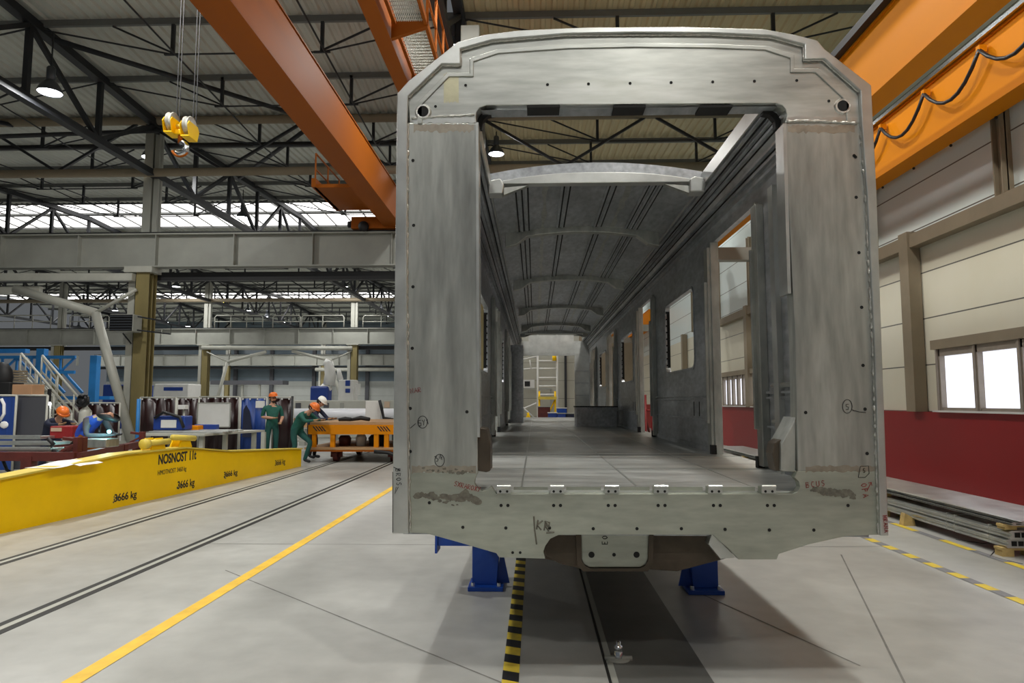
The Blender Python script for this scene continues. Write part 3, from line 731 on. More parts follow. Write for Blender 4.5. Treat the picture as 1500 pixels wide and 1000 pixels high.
# underframe and floor
xl, xr = -.80, 1.95
MB().box((xl+.02, 4.1, .82), (xr-.02, YE, 1.04)).build('underframe', 'alu_in', car)
fl = MB().box((xl+.02, 6.56, 1.04), (xr-.02, YE, ZF)).build('floor_plate', 'alu_floor', car)
MB().box((xl+.02, 4.06, 1.04), (xr-.02, 6.56, ZF)).build('floor_plate', 'alu_floor_l', car)
ws = MB()
for x in (-.08, .62, 1.32): ws.box((x-.006, 4.08, ZF), (x+.006, YE, ZF+.003))
ws.box((xl, 5.35, ZF), (xr, 5.36, ZF+.003)); ws.box((xl, 6.55, ZF), (xr, 6.565, ZF+.004)); ws.box((xl, 6.9, ZF), (xr, 6.92, ZF+.003))
ws.build('floor_weld', 'alu_light', fl)
# side walls
DOORS = [5.45, 10.25, 15.05, 19.85]; DW = 1.4; DTOP = 3.2
def rrect(y0, y1, z0, z1, r, x):
    pts = []
    for cy, cz, a0 in ((y1-r, z1-r, 0), (y0+r, z1-r, 90), (y0+r, z0+r, 180), (y1-r, z0+r, 270)):
        for k in range(6):
            a = math.radians(a0+k*18); pts.append((x, cy+r*math.cos(a), cz+r*math.sin(a)))
    return pts
def side(x0, x1, sgn):
    xi = x0 if sgn > 0 else x1
    w = MB(); ys = [4.1]
    segs = [(4.1, DOORS[0], None)]
    for i in range(3): segs.append((DOORS[i]+DW, DOORS[i+1], 1))
    segs.append((DOORS[3]+DW, YE, None))
    for a, b, win in segs:
        loops = [[(x0, a, .84), (x0, b, .84), (x0, b, 3.36), (x0, a, 3.36)]]
        if win:
            c = (a+b)/2; loops.append(rrect(c-.82, c+.82, 1.99, 2.89, .1, x0))
        w.prism(loops, (x1-x0, 0, 0))
    for d in DOORS:
        w.box((x0, d, DTOP), (x1, d+DW, 3.36)); w.box((x0, d, .84), (x1, d+DW, ZF-.005))
    o = w.build('side_wall', 'alu_in', car)
    # details
    rb, post, slot = MB(), MB(), MB()
    e = -sgn*.015
    for a, b, win in segs:
        for z in (1.66, 1.62, 1.40): rb.box((xi, a+.08, z), (xi+e*1.6, b-.08, z+.018))
        rb.box((xi, a, ZF), (xi+e, b, ZF+.05)); 
        for y in ((a+.7, a+.95) if b-a > 2 else ((a+b)/2,)):
            slot.box((xi+e*.1, y, 1.44), (xi-e*.5, y+.03, 1.6))
            slot.box((xi+e*.15, y, 1.44), (xi, y+.03, 1.6))
        if win:
            c = (a+b)/2
            post2 = MB()
            lo = rrect(c-.85, c+.85, 1.96, 2.92, .12, xi); li = rrect(c-.82, c+.82, 1.99, 2.89, .1, xi)
            post2.prism([lo, li], (e*.6, 0, 0)); post2.build('window_surround', 'alu_in', o)
            # comb of brackets on the far window jamb
            cmb = MB()
            for k in range(9): cmb.box((xi, c+.80, 2.08+.09*k), (xi-e*3.2, c+.825, 2.10+.09*k))
            cmb.box((xi-e*1, c+.815, 2.0), (xi-e*3.6, c+.83, 2.88)); cmb.build('window_comb', 'dark', o)
    rb.build('wall_rib', 'alu_in', o); slot.build('wall_slot', 'dark', o)
    for d in DOORS:
        for y in (d, d+DW):
            s_ = -1 if y == d else 1
            pp = MB(); pp.box((xi+e*2, y-.015 if s_ < 0 else y-.02, ZF), (x1 if sgn > 0 else x0, y+.02 if s_ < 0 else y+.015, DTOP)); pp.box((xi+e*4, y+s_*.0, ZF+.02), (xi, y+s_*.13, DTOP-.05)); pp.box((xi+e*6, y+s_*.02, ZF+.3), (xi, y+s_*.05, DTOP-.4))
            q = pp.build('door_post', 'alu', o, bevel=.004)
            MB().box((xi+e*4.5, y-.02, ZF), (xi+e*1, y+.04, ZF+.09)).build('post_foot', 'dark', q)
    return o
wr = side(1.80, 1.85, 1); wl = side(-.70, -.65, -1)
# front right interior details
MB().box((1.775, 4.62, 2.1), (1.79, 4.66, 2.75)).build('wall_slot', 'dark', wr)
m = MB()
for z in (1.72, 1.45): m.tube((1.785, 4.3, z), (1.785, 5.2, z), .018, 8)
m.build('wall_rail', 'alu_light', wr, True)
m = MB(); m.box((1.74, 4.12, ZF), (1.8, 4.2, 3.3)); m.box((1.76, 5.0, ZF), (1.8, 5.1, 3.2)); m.build('wall_profile', 'alu_light', wr)
# cant panels and roof
XH = 1.0; ZR = 3.62
def cant(s):
    xo = XCAR+s*1.375; xin = XCAR+s*1.223; xt = XCAR+s*XH
    prof = [(xin, 3.3), (xin-s*.03, 3.42), (xt+s*.1, 3.56), (xt, ZR), (xt, ZR+.1), (xt+s*.05, 3.76), (XCAR+s*1.2, 3.6), (xo, 3.44), (xo, 3.3)]
    o = MB().prism([[(x, 4.12, z) for x, z in prof]], (0, YE-4.12, 0)).build('cant_panel', 'alu_in', car)
    g = MB(); d = MB()
    def lerp(f): 
        f *= 3; i = min(2, int(f)); f -= i; return (prof[i][0]+(prof[i+1][0]-prof[i][0])*f, prof[i][1]+(prof[i+1][1]-prof[i][1])*f)
    for f in (.12, .3, .42, .6, .7, .88):
        x, z = lerp(f); g.bar((x-s*.008, 4.13, z-.008), (x-s*.008, YE-.05, z-.008), .03, .022)
        d.bar((x-s*.006+s*.02, 4.13, z-.02), (x-s*.006+s*.02, YE-.05, z-.02), .012, .012)
    g.build('cant_rail', 'alu_in', o); d.build('cable_groove', 'dark', o)
    MB().box((xt-s*.012, 4.15, ZR-.02), (xt, YE-.1, ZR+.105)).build('roof_edge_strip', 'alu_light', o)
    return o
cant(1); cant(-1)
def arc(zo, n=14, xh=XH): return [(XCAR-xh+2*xh*k/n, zo+.10*(1-(2*k/n-1)**2)) for k in range(n+1)]
RY0, RY1 = 6.3, 20.3
lo = arc(ZR+.0); hi = arc(ZR+.13)
rf = MB().prism([[(x, RY0, z) for x, z in lo]+[(x, RY0, z) for x, z in reversed(hi)]], (0, RY1-RY0, 0)).build('roof_panel', 'alu_in', car)
g = MB(); d = MB()
for dx in (-.78, -.72, -.66, -.3, -.24, .15, .21, .52, .58, .64):
    z = ZR+.10*(1-dx*dx); g.bar((XCAR+dx, RY0+.1, z-.006), (XCAR+dx, RY1, z-.006), .022, .02); d.bar((XCAR+dx+.022, RY0+.1, z-.003), (XCAR+dx+.022, RY1, z-.003), .014, .01)
g.build('roof_rib_strip', 'alu_in', rf); d.build('roof_groove', 'dark', rf)
for dx in (-.47, .36):
    mb = MB(); n = 70; L_, R_ = [], []; z = ZR+.10*(1-dx*dx)-.004
    for k in range(n+1):
        y = RY0+.2+(RY1-RY0-.3)*k/n; c_ = XCAR+dx+random.uniform(-.012, .012); w_ = random.uniform(.012, .035)
        L_.append((c_-w_, y, z)); R_.append((c_+w_, y, z))
    mb.add(L_+R_, [(k, k+1, n+2+k, n+1+k) for k in range(n)]); mb.build('roof_weld_seam', 'alu', rf)
def rib(y, w, drop, m, name, endm=None):
    a1 = arc(ZR+.02, 14, .93); a0 = arc(ZR-drop+.02, 14, .93)
    a0[0] = (a0[0][0], ZR-drop-.06); a0[1] = (a0[1][0], ZR-drop-.03); a0[-1] = (a0[-1][0], ZR-drop-.06); a0[-2] = (a0[-2][0], ZR-drop-.03)
    r = MB().prism([[(x, y, z) for x, z in a0]+[(x, y, z) for x, z in reversed(a1)]], (0, w, 0)).build(name, m, rf, bevel=.008)
    return r
for y in (8.15, 11.4, 14.9, 18.3): rib(y, .12, .09, 'alu', 'roof_bow')
def crossbeam(y, yd):
    n = 14; up_ = [(XCAR-.85+1.7*k/n, ZR+.035+.068*(1-abs(2*k/n-1)**2.4)) for k in range(n+1)]
    b = MB().prism([[(XCAR-.97, y, ZR), (XCAR+.97, y, ZR)]+[(x, y, z) for x, z in reversed(up_)]], (0, .1, 0)).build('roof_cross_beam', 'alu_light', car, bevel=.006)
    for s in (-1, 1):
        x = XCAR+s*.93
        MB().prism([[(x-.075, y-.03, ZR-.1), (x+.06, y-.03, ZR-.1), (x+.075, y-.03, ZR-.02), (x+.05, y-.03, ZR+.03), (x-s*.03, y-.03, ZR+.045), (x-.075, y-.03, ZR+.02)]], (0, .16, 0)).build('beam_end_block', 'alu_light', b, bevel=.01)
        MB().prism([[(x-s*.07, y+.02, ZR-.1), (x-s*.07, y+.02, ZR-.03), (x-s*.3, y+.02, ZR-.01)]], (0, .06, 0)).build('beam_gusset', 'alu', b)
crossbeam(6.2, 0); crossbeam(20.3, 0)
# far end portal
fe = MB(); y = YE+.001
for x0, x1 in ((-.8, -.42), (1.32, 1.95)): fe.box((x0, y+.001, .84), (x1, y+.12, 3.12))
fe.box((-.8, y, 3.12), (1.95, y+.12, 3.6)); fe.box((-.2, y, 3.6), (1.3, y+.12, 3.8)); fo = fe.build('far_end_frame', 'alu_light', car)
s_ = MB()
for z in (1.4, 1.8, 2.2, 2.6): s_.box((1.34, y-.012, z), (1.78, y, z+.02))
s_.build('frame_seam', 'alu_in', fo)
MB().box((-.65, 16.9, ZF), (-.28, 17.0, 3.0)).build('partition_panel', 'alu_in', car)
# handwriting
GL = {'A': [[(0,0),(.3,1),(.6,0)],[(.12,.4),(.5,.4)]], 'B': [[(0,0),(0,1),(.4,.9),(.4,.6),(0,.5),(.5,.4),(.45,.05),(0,0)]], 'C': [[(.5,.9),(.2,1),(0,.5),(.2,0),(.5,.1)]], 'D': [[(0,0),(0,1),(.4,.8),(.5,.4),(.3,0),(0,0)]],
      'E': [[(.5,1),(0,1),(0,0),(.5,0)],[(0,.5),(.4,.5)]], 'H': [[(0,0),(0,1)],[(.5,0),(.5,1)],[(0,.5),(.5,.5)]], 'K': [[(0,0),(0,1)],[(.5,1),(0,.45),(.5,0)]], 'N': [[(0,0),(0,1),(.5,0),(.5,1)]], 'O': [[(.25,0),(0,.3),(0,.7),(.25,1),(.5,.7),(.5,.3),(.25,0)]],
      'P': [[(0,0),(0,1),(.45,.9),(.45,.6),(0,.5)]], 'R': [[(0,0),(0,1),(.45,.9),(.45,.6),(0,.5),(.5,0)]], 'S': [[(.5,.9),(.2,1),(0,.75),(.5,.3),(.3,0),(0,.1)]], 'U': [[(0,1),(0,.2),(.25,0),(.5,.2),(.5,1)]],
      'X': [[(0,0),(.5,1)],[(0,1),(.5,0)]], 'Y': [[(0,1),(.25,.5),(.5,1)],[(.25,.5),(.1,0)]], '4': [[(.35,0),(.4,1),(0,.4),(.55,.4)]], '5': [[(.5,1),(.05,1),(0,.6),(.45,.5),(.4,.05),(0,.05)]], '3': [[(0,.95),(.4,1),(.2,.6),(.5,.35),(.3,0),(0,.1)]], '1': [[(0,.7),(.2,1),(.2,0)]], '6': [[(.45,1),(.05,.5),(.1,.05),(.45,.1),(.4,.45),(.08,.4)]], '/': [[(0,0),(.5,1)]], ' ': []}
def scrawl(txt, u, v, hpx, ang, m, par, adv=.75, r=.0022, extra=None, y=3.9975):
    mb = MB(); ca, sa = math.cos(math.radians(ang)), math.sin(math.radians(ang)); x = 0
    for ch in txt:
        for st in GL[ch]:
            pts = [((x+a)*hpx, b*hpx) for a, b in st]
            mb.path([P(u+p*ca-q*sa, v-(p*sa+q*ca), y) for p, q in pts], r, 4)
        x += adv
    for st in extra or []: mb.path([P(a, b, y) for a, b in st], r, 4)
    return mb.build('handwriting', m, par)
def circ(u, v, a, b, n=18, ph=.4): return [(u+a*math.cos(ph+2*PI*k/n*1.05), v+b*math.sin(ph+2*PI*k/n*1.05)) for k in range(n+1)]
scrawl('NAR', 602, 576, 7, 8, 'redink', pL, .8, .0016)
scrawl('5Y1', 614, 624, 8, 12, 'ink', pL, .75, .0018, [circ(619, 618, 7, 9), [(601, 627), (609, 620)]])
scrawl('34', 639, 676, 8, 20, 'ink', pL, .75, .0018, [circ(644, 674, 7, 9)])
scrawl('SXRAROXY', 665, 711, 7, -14, 'redink', sl, .72, .0018)
scrawl('5', 1239, 600, 8, 0, 'ink', pR, .75, .0018, [circ(1241, 595, 7, 10), [(1248, 600), (1258, 603), (1268, 604)]])
scrawl('BCUS', 1181, 714, 8, 6, 'redink', sl, .95, .0018)
scrawl('5', 1264, 692, 6, 0, 'ink', pR, .75, .0016, [[(1257, 699), (1260, 683), (1272, 682), (1273, 693), (1267, 699), (1257, 699)]])
scrawl('OPA', 1261, 709, 8, -80, 'redink', sl, .95, .002, [[(1270, 718), (1276, 706)], [(1272, 707), (1276, 706), (1277, 711)]])
scrawl('HRANA', 1289, 754, 6, -84, 'redink', car, .85, .0022, None, 3.967)
scrawl('BROS', 581, 686, 7, -86, 'ink', car, .95, .0018, [[(578, 683), (588, 688)], [(577, 690), (577, 778)], [(582, 712), (580, 722), (585, 712)]], 3.967)
scrawl('EO', 893, 803, 8, 90, 'ink', pk, 1.0, .0022, None, 4.117)
scrawl('KR', 786, 775, 14, -8, 'smudge', sl, .8, .0045, [[(782, 756), (783, 775), (786, 797)], [(798, 763), (804, 772)], [(800, 780), (812, 779)]])
# irregular dark weld smudges on the lower corners (dirt with a shape of its own)
def blot(u0, v0, u1, v1, n, par, r=.007):
    mb = MB()
    for k in range(n):
        f = k/(n-1); c = P(u0+(u1-u0)*f+random.uniform(-2, 2), v0+(v1-v0)*f+random.uniform(-3, 3), 3.9985)
        rr = r*random.uniform(.6, 1.7); pts = []
        for j in range(9):
            a = 2*PI*j/9; q = rr*random.uniform(.6, 1.3); pts.append((c.x+q*1.5*math.cos(a), 3.9985-k*2e-5, c.z+q*math.sin(a)))
        mb.add(pts, [tuple(range(9))[::-1]])
    mb.build('weld_soot', 'smudge', par)
for a_ in ((612, 724, 690, 731, 34, .011), (676, 722, 700, 736, 26, .012), (1190, 716, 1250, 726, 40, .011), (622, 688, 690, 691, 20, .006), (640, 732, 668, 738, 10, .006)): blot(*a_[:5], sl if a_[1] > 700 else pL, a_[5])
def patch(pts, par, m, name, y=3.9992):
    mb = MB(); mb.add(Pl(pts, y), [tuple(range(len(pts)))]); return mb.build(name, m, par)
def wavy(u0, u1, v0, v1, par, m, name, y):
    n = 26; up_ = [(u0+(u1-u0)*k/n, v0+random.uniform(-1.6, 1.6)) for k in range(n+1)]; dn = [(u0+(u1-u0)*k/n, v1+random.uniform(-2.2, 2.2)) for k in range(n, -1, -1)]
    patch(up_+dn, par, m, name, y)
wavy(606, 694, 182, 193, pL, 'tint', 'heat_tint', 3.9994); wavy(1154, 1252, 184, 194, pR, 'tint', 'heat_tint', 3.9994)
wavy(604, 695, 172, 180, ef, 'alu_light', 'ground_weld', 3.9993); wavy(1153, 1256, 171, 179, ef, 'alu_light', 'ground_weld', 3.9993)
wavy(603, 697, 682, 692, pL, 'tint', 'heat_tint', 3.9994); wavy(603, 690, 693, 718, sl, 'alu_sill', 'ground_weld', 3.9992); wavy(1182, 1280, 694, 716, sl, 'alu_sill', 'ground_weld', 3.9992); wavy(1180, 1282, 682, 691, pR, 'tint', 'heat_tint', 3.9994)
wavy(650, 672, 108, 150, ef, 'tint_y', 'heat_tint', 3.9991)

# equipment box on the railcar floor
a = at(846, 626, 14.2)
t = thing('metal_box', 'low dull grey metal box on the railcar floor by the right wall', 'metal box', (1.1, 14.4, ZF))
MB().box((.86, 14.2, ZF), (1.69, 14.9, ZF+.4)).build('box_body', 'alu_in', t); MB().box((.84, 14.18, ZF+.4), (1.71, 14.92, ZF+.42)).build('box_rim', 'dark', t)

# ------------------------------------------------------------------ BLUE STANDS
def stand(x, y, s, label, arm):
    t = thing('support_stand', label, 'support stand', (x, y, 0), 'blue support stands')
    b = MB(); b.box((x-.15, y-.16, 0), (x+.15, y+.16, .035)); bp = b.build('base_plate', 'blue', t, bevel=.004)
    bb = MB()
    for dx in (-.11, .11):
        for dy in (-.12, .12): bb.new().lathe((x+dx, y+dy, .035), [(0, .03), (.016, .03), (.018, 0)], 6)
    bb.each('anchor_bolt', 'chrome', bp)
    p = MB(); p.prism([[(x-s*.12, y-.07, .035), (x+s*.09, y-.07, .035), (x+s*.13, y-.07, .5), (x+s*.1, y-.07, .62), (x-s*.12, y-.07, .70)]], (0, .14, 0)); p.build('post', 'blue', t, bevel=.004)
    g = MB(); g.prism([[(x+s*.08, y-.01, .035), (x+s*.2, y-.01, .035), (x+s*.13, y-.01, .35)]], (0, .02, 0)); g.build('gusset', 'blue', t)
    if arm:
        a = MB(); a.box((x-.42, y-.08, .36), (x+s*.1, y+.08, .62)); ao = a.build('arm', 'blue', t, bevel=.004)
        MB().box((x-.44, y-.1, .30), (x-.42, y+.1, .68)).build('end_plate', 'blue', ao)
    MB().box((x-.1, y-.1, .68), (x+.16, y+.1, .70) if s > 0 else (x+.1, y+.1, .70)).build('head_plate', 'blue', t)
    return t
g0 = gnd(711, 866); stand(g0.x, g0.y+.15, 1, 'blue steel stand with side arm under the left front of the railcar', True)
g0 = gnd(1035, 871); stand(g0.x, g0.y+.15, -1, 'blue steel stand under the right front of the railcar', False)
stand(-.4, 19.8, 1, 'blue steel stand under the far left end of the railcar', False); stand(1.45, 19.8, -1, 'blue steel stand under the far right end of the railcar', False)
# floor pin
g0 = gnd(906, 966)
t = thing('floor_pin', 'small steel locating pin with flange on the floor in front of the railcar', 'floor pin', g0)
m = MB(); m.lathe(g0, [(0, 0), (.07, 0), (.07, .008), (.03, .012), (0, .012)], 20); m.box((g0.x-.085, g0.y-.015, 0), (g0.x+.085, g0.y+.015, .02)); m.build('flange', 'steel_grey', t, True)
MB().lathe(g0, [(.026, .01), (.026, .05), (.02, .055), (.026, .06), (.026, .085), (.014, .09), (.014, .11), (0, .112)], 16).build('pin', 'chrome', t, True)

# ------------------------------------------------------------------ RIGHT: PROFILE STACK
def bundle(name, label, x0, x1, y0, y1, z0, z1, nprof, top):
    t = thing(name, label, 'aluminium profiles', ((x0+x1)/2, (y0+y1)/2, z0), 'bundles of aluminium profiles')
    for k in range(nprof):
        zz0 = z0+(z1-z0)*k/nprof; zz1 = z0+(z1-z0)*(k+1)/nprof-.008
        h = zz1-zz0; yo = random.uniform(-.08, .08)
        prof = [(x0+.02, zz0), (x1, zz0), (x1, zz1), (x0+.03, zz1), (x0, zz1-.2*h), (x0+.03, zz1-.35*h), (x0+.03, zz0+.4*h), (x0, zz0+.25*h)]
        p = MB().prism([[(x, y0+yo, z) for x, z in prof]], (0, y1-y0, 0)).build('profile', 'alu_light', t)
        e = MB(); n = 7
        for j in range(n):
            xa = x0+.06+(x1-x0-.1)*j/n; e.box((xa, y0+yo-.004, zz0+.02), (xa+(x1-x0)/n-.03, y0+yo+.002, zz1-.02))
        e.build('hollow_end', 'dark', p)
    return t
ys = atX(1478, 799, 4.87).y
lowb = bundle('profile_bundle', 'lower bundle of long aluminium profiles on timber, by the red wall', 4.87, 5.45, ys, 18.5, .09, .285, 2, 0)
bundle('profile_bundle', 'upper bundle of long aluminium profiles lying on top of the stack by the red wall', 4.86, 5.62, ys-.12, 18.9, .335, .415, 2, 0)
def pallet(x, y, z, label, h):
    t = thing('timber_bearer', label, 'timber', (x, y, z), 'timber bearers under the profiles')
    MB().box((x-.33, y-.06, z+h-.025), (x+.33, y+.06, z+h)).build('board', 'pallet', t)
    b = MB()
    for dx in (-.26, 0, .26): b.new().box((x+dx-.06, y-.06, z), (x+dx+.06, y+.06, z+h-.025))
    b.each('block', 'pallet', t)
for i, y in enumerate((ys+.12, ys+2.6, ys+5.5, ys+9)):
    pallet(5.16, y, 0, 'timber bearer on the floor under the lower profiles, %s from the near end' % ORD[i], .09)
    pallet(5.16, y-.06, .285, 'timber bearer between the two bundles of profiles, %s from the near end' % ORD[i], .05)
for k_, y in enumerate((ys+.3, ys+.9, ys+1.05, ys+2.9)):
    MB().path([(4.862, y, .1), (4.862, y, .288), (5.455, y, .288), (5.455, y, .1)], .005, 4).build('strap', 'steel_grey', lowb)
MB().box((5.05, ys-.11, .13), (5.2, ys-.1, .25)).build('paper_label', 'paper', lowb)
g0 = gnd(1330, 770); 
tag(MB().prism([[(g0.x-.06, g0.y, 0), (g0.x+.1, g0.y, 0), (g0.x+.08, g0.y, .1), (g0.x-.03, g0.y, .16)]], (0, .1, 0)).build('timber_wedge', 'pallet'), 'small timber wedge on the floor beside the profile stack', 'wedge')
w = MB(); w.path([gnd(1400, 790), gnd(1440, 796), gnd(1470, 792), gnd(1450, 815), gnd(1498, 826)], .006, 5); tag(w.build('wire_scrap', 'cable'), 'loose dark wire on the floor at the near end of the profiles', 'wire')
# red trolley frame beyond the second doorway
t = thing('hand_truck', 'thin red tubular trolley frame seen through the second right doorway', 'hand truck', (2.75, 16.3, 0))
f = MB(); a, b = at(945, 578, 16), at(956, 638, 16)
f.path([(a.x, 16, .1), (a.x, 16, a.z), (b.x, 16, a.z), (b.x, 16, .1)], .03, 6); f.tube((a.x, 16, 1.4), (b.x, 16, 1.4), .025, 6); f.build('frame', 'redwall', t, True)
f = MB(); f.path([(a.x, 16, 1.2), (b.x-.05, 16.2, .9), (b.x, 16.2, .3)], .03, 6); f.build('brace', 'jig', t, True)
f = MB(); f.tube((a.x-.05, 16.1, .12), (b.x+.05, 16.1, .12), .12, 14); f.build('wheel', 'black', t, True)

# ------------------------------------------------------------------ YELLOW LIFTING BEAM
A = gnd(0, 782); B = gnd(441, 683); d = (B-A).normalized(); N2 = Vector((d.y, -d.x, 0))  # N2 towards camera side
A0 = A-d*3.2; Ltot = (B-A0).length
bt = thing('lifting_beam', 'long yellow lifting beam with black load lettering lying beside the rails', 'lifting beam', (A+B)/2)
def bp(s, z, off=0.0): return A0+d*s+N2*off+Vector((0, 0, z))
def topz(s):
    pts = [(0, .48), (1.0, .5), (3.0, .66), (Ltot*.5-.6, .80), (Ltot*.5+1.0, .79), (Ltot-3.4, .62), (Ltot, .44)]
    for (s0, z0), (s1, z1) in zip(pts[:-1], pts[1:]):
        if s <= s1: return z0+(z1-z0)*(s-s0)/(s1-s0)
    return .44
ss = [0, 1.0, 3.0, Ltot*.5-.6, Ltot*.5+1.0, Ltot-3.4, Ltot]
MB().prism([[bp(0, 0), bp(Ltot, 0)]+[bp(s, topz(s)-.02) for s in reversed(ss)]], -N2*.03).build('web', 'yellow', bt)
MB().prism([[bp(0, 0, -.2), bp(Ltot, 0, -.2)]+[bp(s, topz(s)-.02, -.2) for s in reversed(ss)]], -N2*.03).build('web', 'yellow', bt)
fl_ = MB()
for a, b in zip(ss[:-1], ss[1:]): fl_.bar(bp(a, topz(a), -.115), bp(b, topz(b), -.115), .3, .025)
fl_.build('top_flange', 'yellow_pale', bt)
MB().bar(bp(Ltot-.01, .02, -.115), bp(Ltot-.01, .44, -.115), .26, .02, N2).build('end_plate', 'yellow_pale', bt)
sc_ = (gnd(245, 730)-A0).dot(d)
def s_at(u, vb):
    # station where the ground line point under pixel u lies
    return (gnd(u, vb)-A0).dot(d)
def sfor(u):
    lo, hi = 0, Ltot
    for _ in range(40):
        m = (lo+hi)/2; p = A0+d*m
        cu = math.cos(YAW)*p.x+math.sin(YAW)*p.y; cy = -math.sin(YAW)*p.x+math.cos(YAW)*p.y
        zc = -EYE; dep = cy*math.cos(PITCH)+zc*math.sin(PITCH); uu = 750+1000*cu/dep if dep > .1 else -1e9
        if uu < u: lo = m
        else: hi = m
    return lo
for u in (232, 272):
    s = sfor(u); z = topz(s)
    for off in (-.03, -.2): MB().prism([[bp(s-.2, z, off), bp(s+.2, z, off), bp(s+.1, z+.2, off), bp(s-.1, z+.2, off)]], -N2*.03).build('lug', 'yellow', bt, bevel=.008)
s0, s1 = sfor(215), sfor(284)
MB().tube(bp(s0, topz(s0)+.13, -.03), bp((s0+s1)/2-.1, topz(s0)+.13, -.03), .05, 14).build('shackle_pin', 'yellow_pale', bt, True)
MB().tube(bp((s0+s1)/2, topz(s0)+.19, -.03), bp(s1, topz(s0)+.14, -.03), .05, 14).build('shackle_pin', 'yellow_pale', bt, True)
MB().lathe(bp(s0-.06, topz(s0)+.12, -.03), [(0, -.05), (.085, -.05), (.085, .05), (0, .05)], 12, d).build('shackle_nut', 'yellow_pale', bt, True)
def text(body, size, org, xdir, zdir, m, par, bold=0.0, name='lettering', squash=1.0):
    cu = bpy.data.curves.new('t', 'FONT'); cu.body = body; cu.size = size; cu.offset = bold; cu.extrude = .001
    o = bpy.data.objects.new('t', cu); COL.objects.link(o)
    me = bpy.data.meshes.new_from_object(o.evaluated_get(bpy.context.evaluated_depsgraph_get())); bpy.data.objects.remove(o)
    me.materials.clear(); me.materials.append(M[m])
    x = Vector(xdir).normalized(); z = Vector(zdir).normalized(); y = z.cross(x)
    off = Vector((0, 0, 0)); p = par
    while p is not None: off += p.location; p = p.parent
    R = Matrix(((x.x*squash, z.x, x.cross(z).x, 0), (x.y*squash, z.y, x.cross(z).y, 0), (x.z*squash, z.z, x.cross(z).z, 0), (0, 0, 0, 1)))
    me.transform(Matrix.Translation(Vector(org)-off) @ R)
    q = bpy.data.objects.new(name, me); COL.objects.link(q); q.parent = par
    return q
def zfor(u, v):
    s = sfor(u); p = bp(s, 0, .002)
    # find z on the vertical line at p that projects to v
    cy = -math.sin(YAW)*p.x+math.cos(YAW)*p.y
    lo, hi = 0, 2
    for _ in range(40):
        m = (lo+hi)/2; zc = m-EYE; dep = cy*math.cos(PITCH)+zc*math.sin(PITCH); up = -cy*math.sin(PITCH)+zc*math.cos(PITCH)
        if 500-1000*up/dep > v: lo = m
        else: hi = m
    return s, lo
def beamtext(body, u0, v0, u1, hpx, bold):
    s, z = zfor(u0, v0); s1 = sfor(u1); _, zt = zfor(u0, v0-hpx); size = (zt-z)/.7
    o = text(body, size, bp(s, z, .003), d, (0, 0, 1), 'ink', bt, bold*size)
    w = max(v_.co.dot(d) for v_ in o.data.vertices)-min(v_.co.dot(d) for v_ in o.data.vertices)
    bpy.data.meshes.remove(o.data)
    text(body, size, bp(s, z, .003), d, (0, 0, 1), 'ink', bt, bold*size, squash=(s1-s)/w)
beamtext('NOSNOST 11t', 229, 680, 285, 14, .03); beamtext('HMOTNOST 3460 kg', 229, 696, 271, 7, 0)
beamtext('3666 kg', 166, 735, 199, 11, .02); beamtext('3666 kg', 259, 716, 284, 11, .02); beamtext('3666 kg', 327, 699, 347, 8, .02); beamtext('3666 kg', 402, 682, 417, 8, .01)
m = MB()
for u, v in ((168, 732), (262, 711), (330, 697)):
    s, z = zfor(u, v)
    for k in range(9):
        ss_, zz = s+random.uniform(-.06, .06), z+random.uniform(-.05, .05); r = random.uniform(.008, .022)
        m.add([bp(ss_+r*math.cos(a*PI/3), zz+r*math.sin(a*PI/3)*random.uniform(.6, 1.2), .0025) for a in range(6)], [tuple(range(6))])
m.build('paint_smudge', 'smudge', bt)
# paper sheet on the beam
s0, s1 = sfor(62), sfor(136)
pz = lambda s, o: bp(s, topz(s)+.02+.01*math.sin(s*9), o)
ps = MB(); n = 8
vs = []
for k in range(n+1):
    s = s0+(s1-s0)*k/n
    for o in (.12, -.1, -.3): vs.append(pz(s, o)+Vector((0, 0, -.05 if o > 0 and k > 3 else 0)))
ps.add(vs, [(k*3+j, (k+1)*3+j, (k+1)*3+j+1, k*3+j+1) for k in range(n) for j in range(2)])
o = ps.build('paper_sheet', 'paper'); tag(o, 'white sheet of paper lying on the yellow lifting beam', 'paper'); sm = o.modifiers.new('s', 'SOLIDIFY'); sm.thickness = .003
#@@PART3

# ------------------------------------------------------------------ LEFT: JIG, SCREENS, TABLE, WAGON
t = thing('welding_jig', 'rust red steel welding jig frame standing behind the yellow beam', 'welding jig', at(60, 700, 11.5)*Vector((1, 1, 0)) if False else (at(60, 700, 11.5).x, 11.5, 0))
a, b, c = at(-60, 668, 11), at(112, 668, 11), at(207, 650, 14.4)
zj = a.z
m = MB(); m.bar(a, (b.x, 11, zj), .12, .14); m.bar((b.x, 11, zj), (c.x, 14.4, zj), .12, .12); m.bar((a.x, 13.2, zj), (b.x-.5, 13.2, zj), .12, .12); m.bar((b.x-1.4, 11, zj), (b.x-1.4, 14, zj), .1, .1); m.build('frame', 'jig', t)
for p in ((at(43, 668, 11).x, 11), (b.x-.05, 11.1), (c.x, 14.3), (a.x+.2, 13.2), (b.x-.6, 13.2)):
    MB().box((p[0]-.09, p[1]-.07, 0), (p[0]+.09, p[1]+.07, zj)).build('leg', 'jig', t)
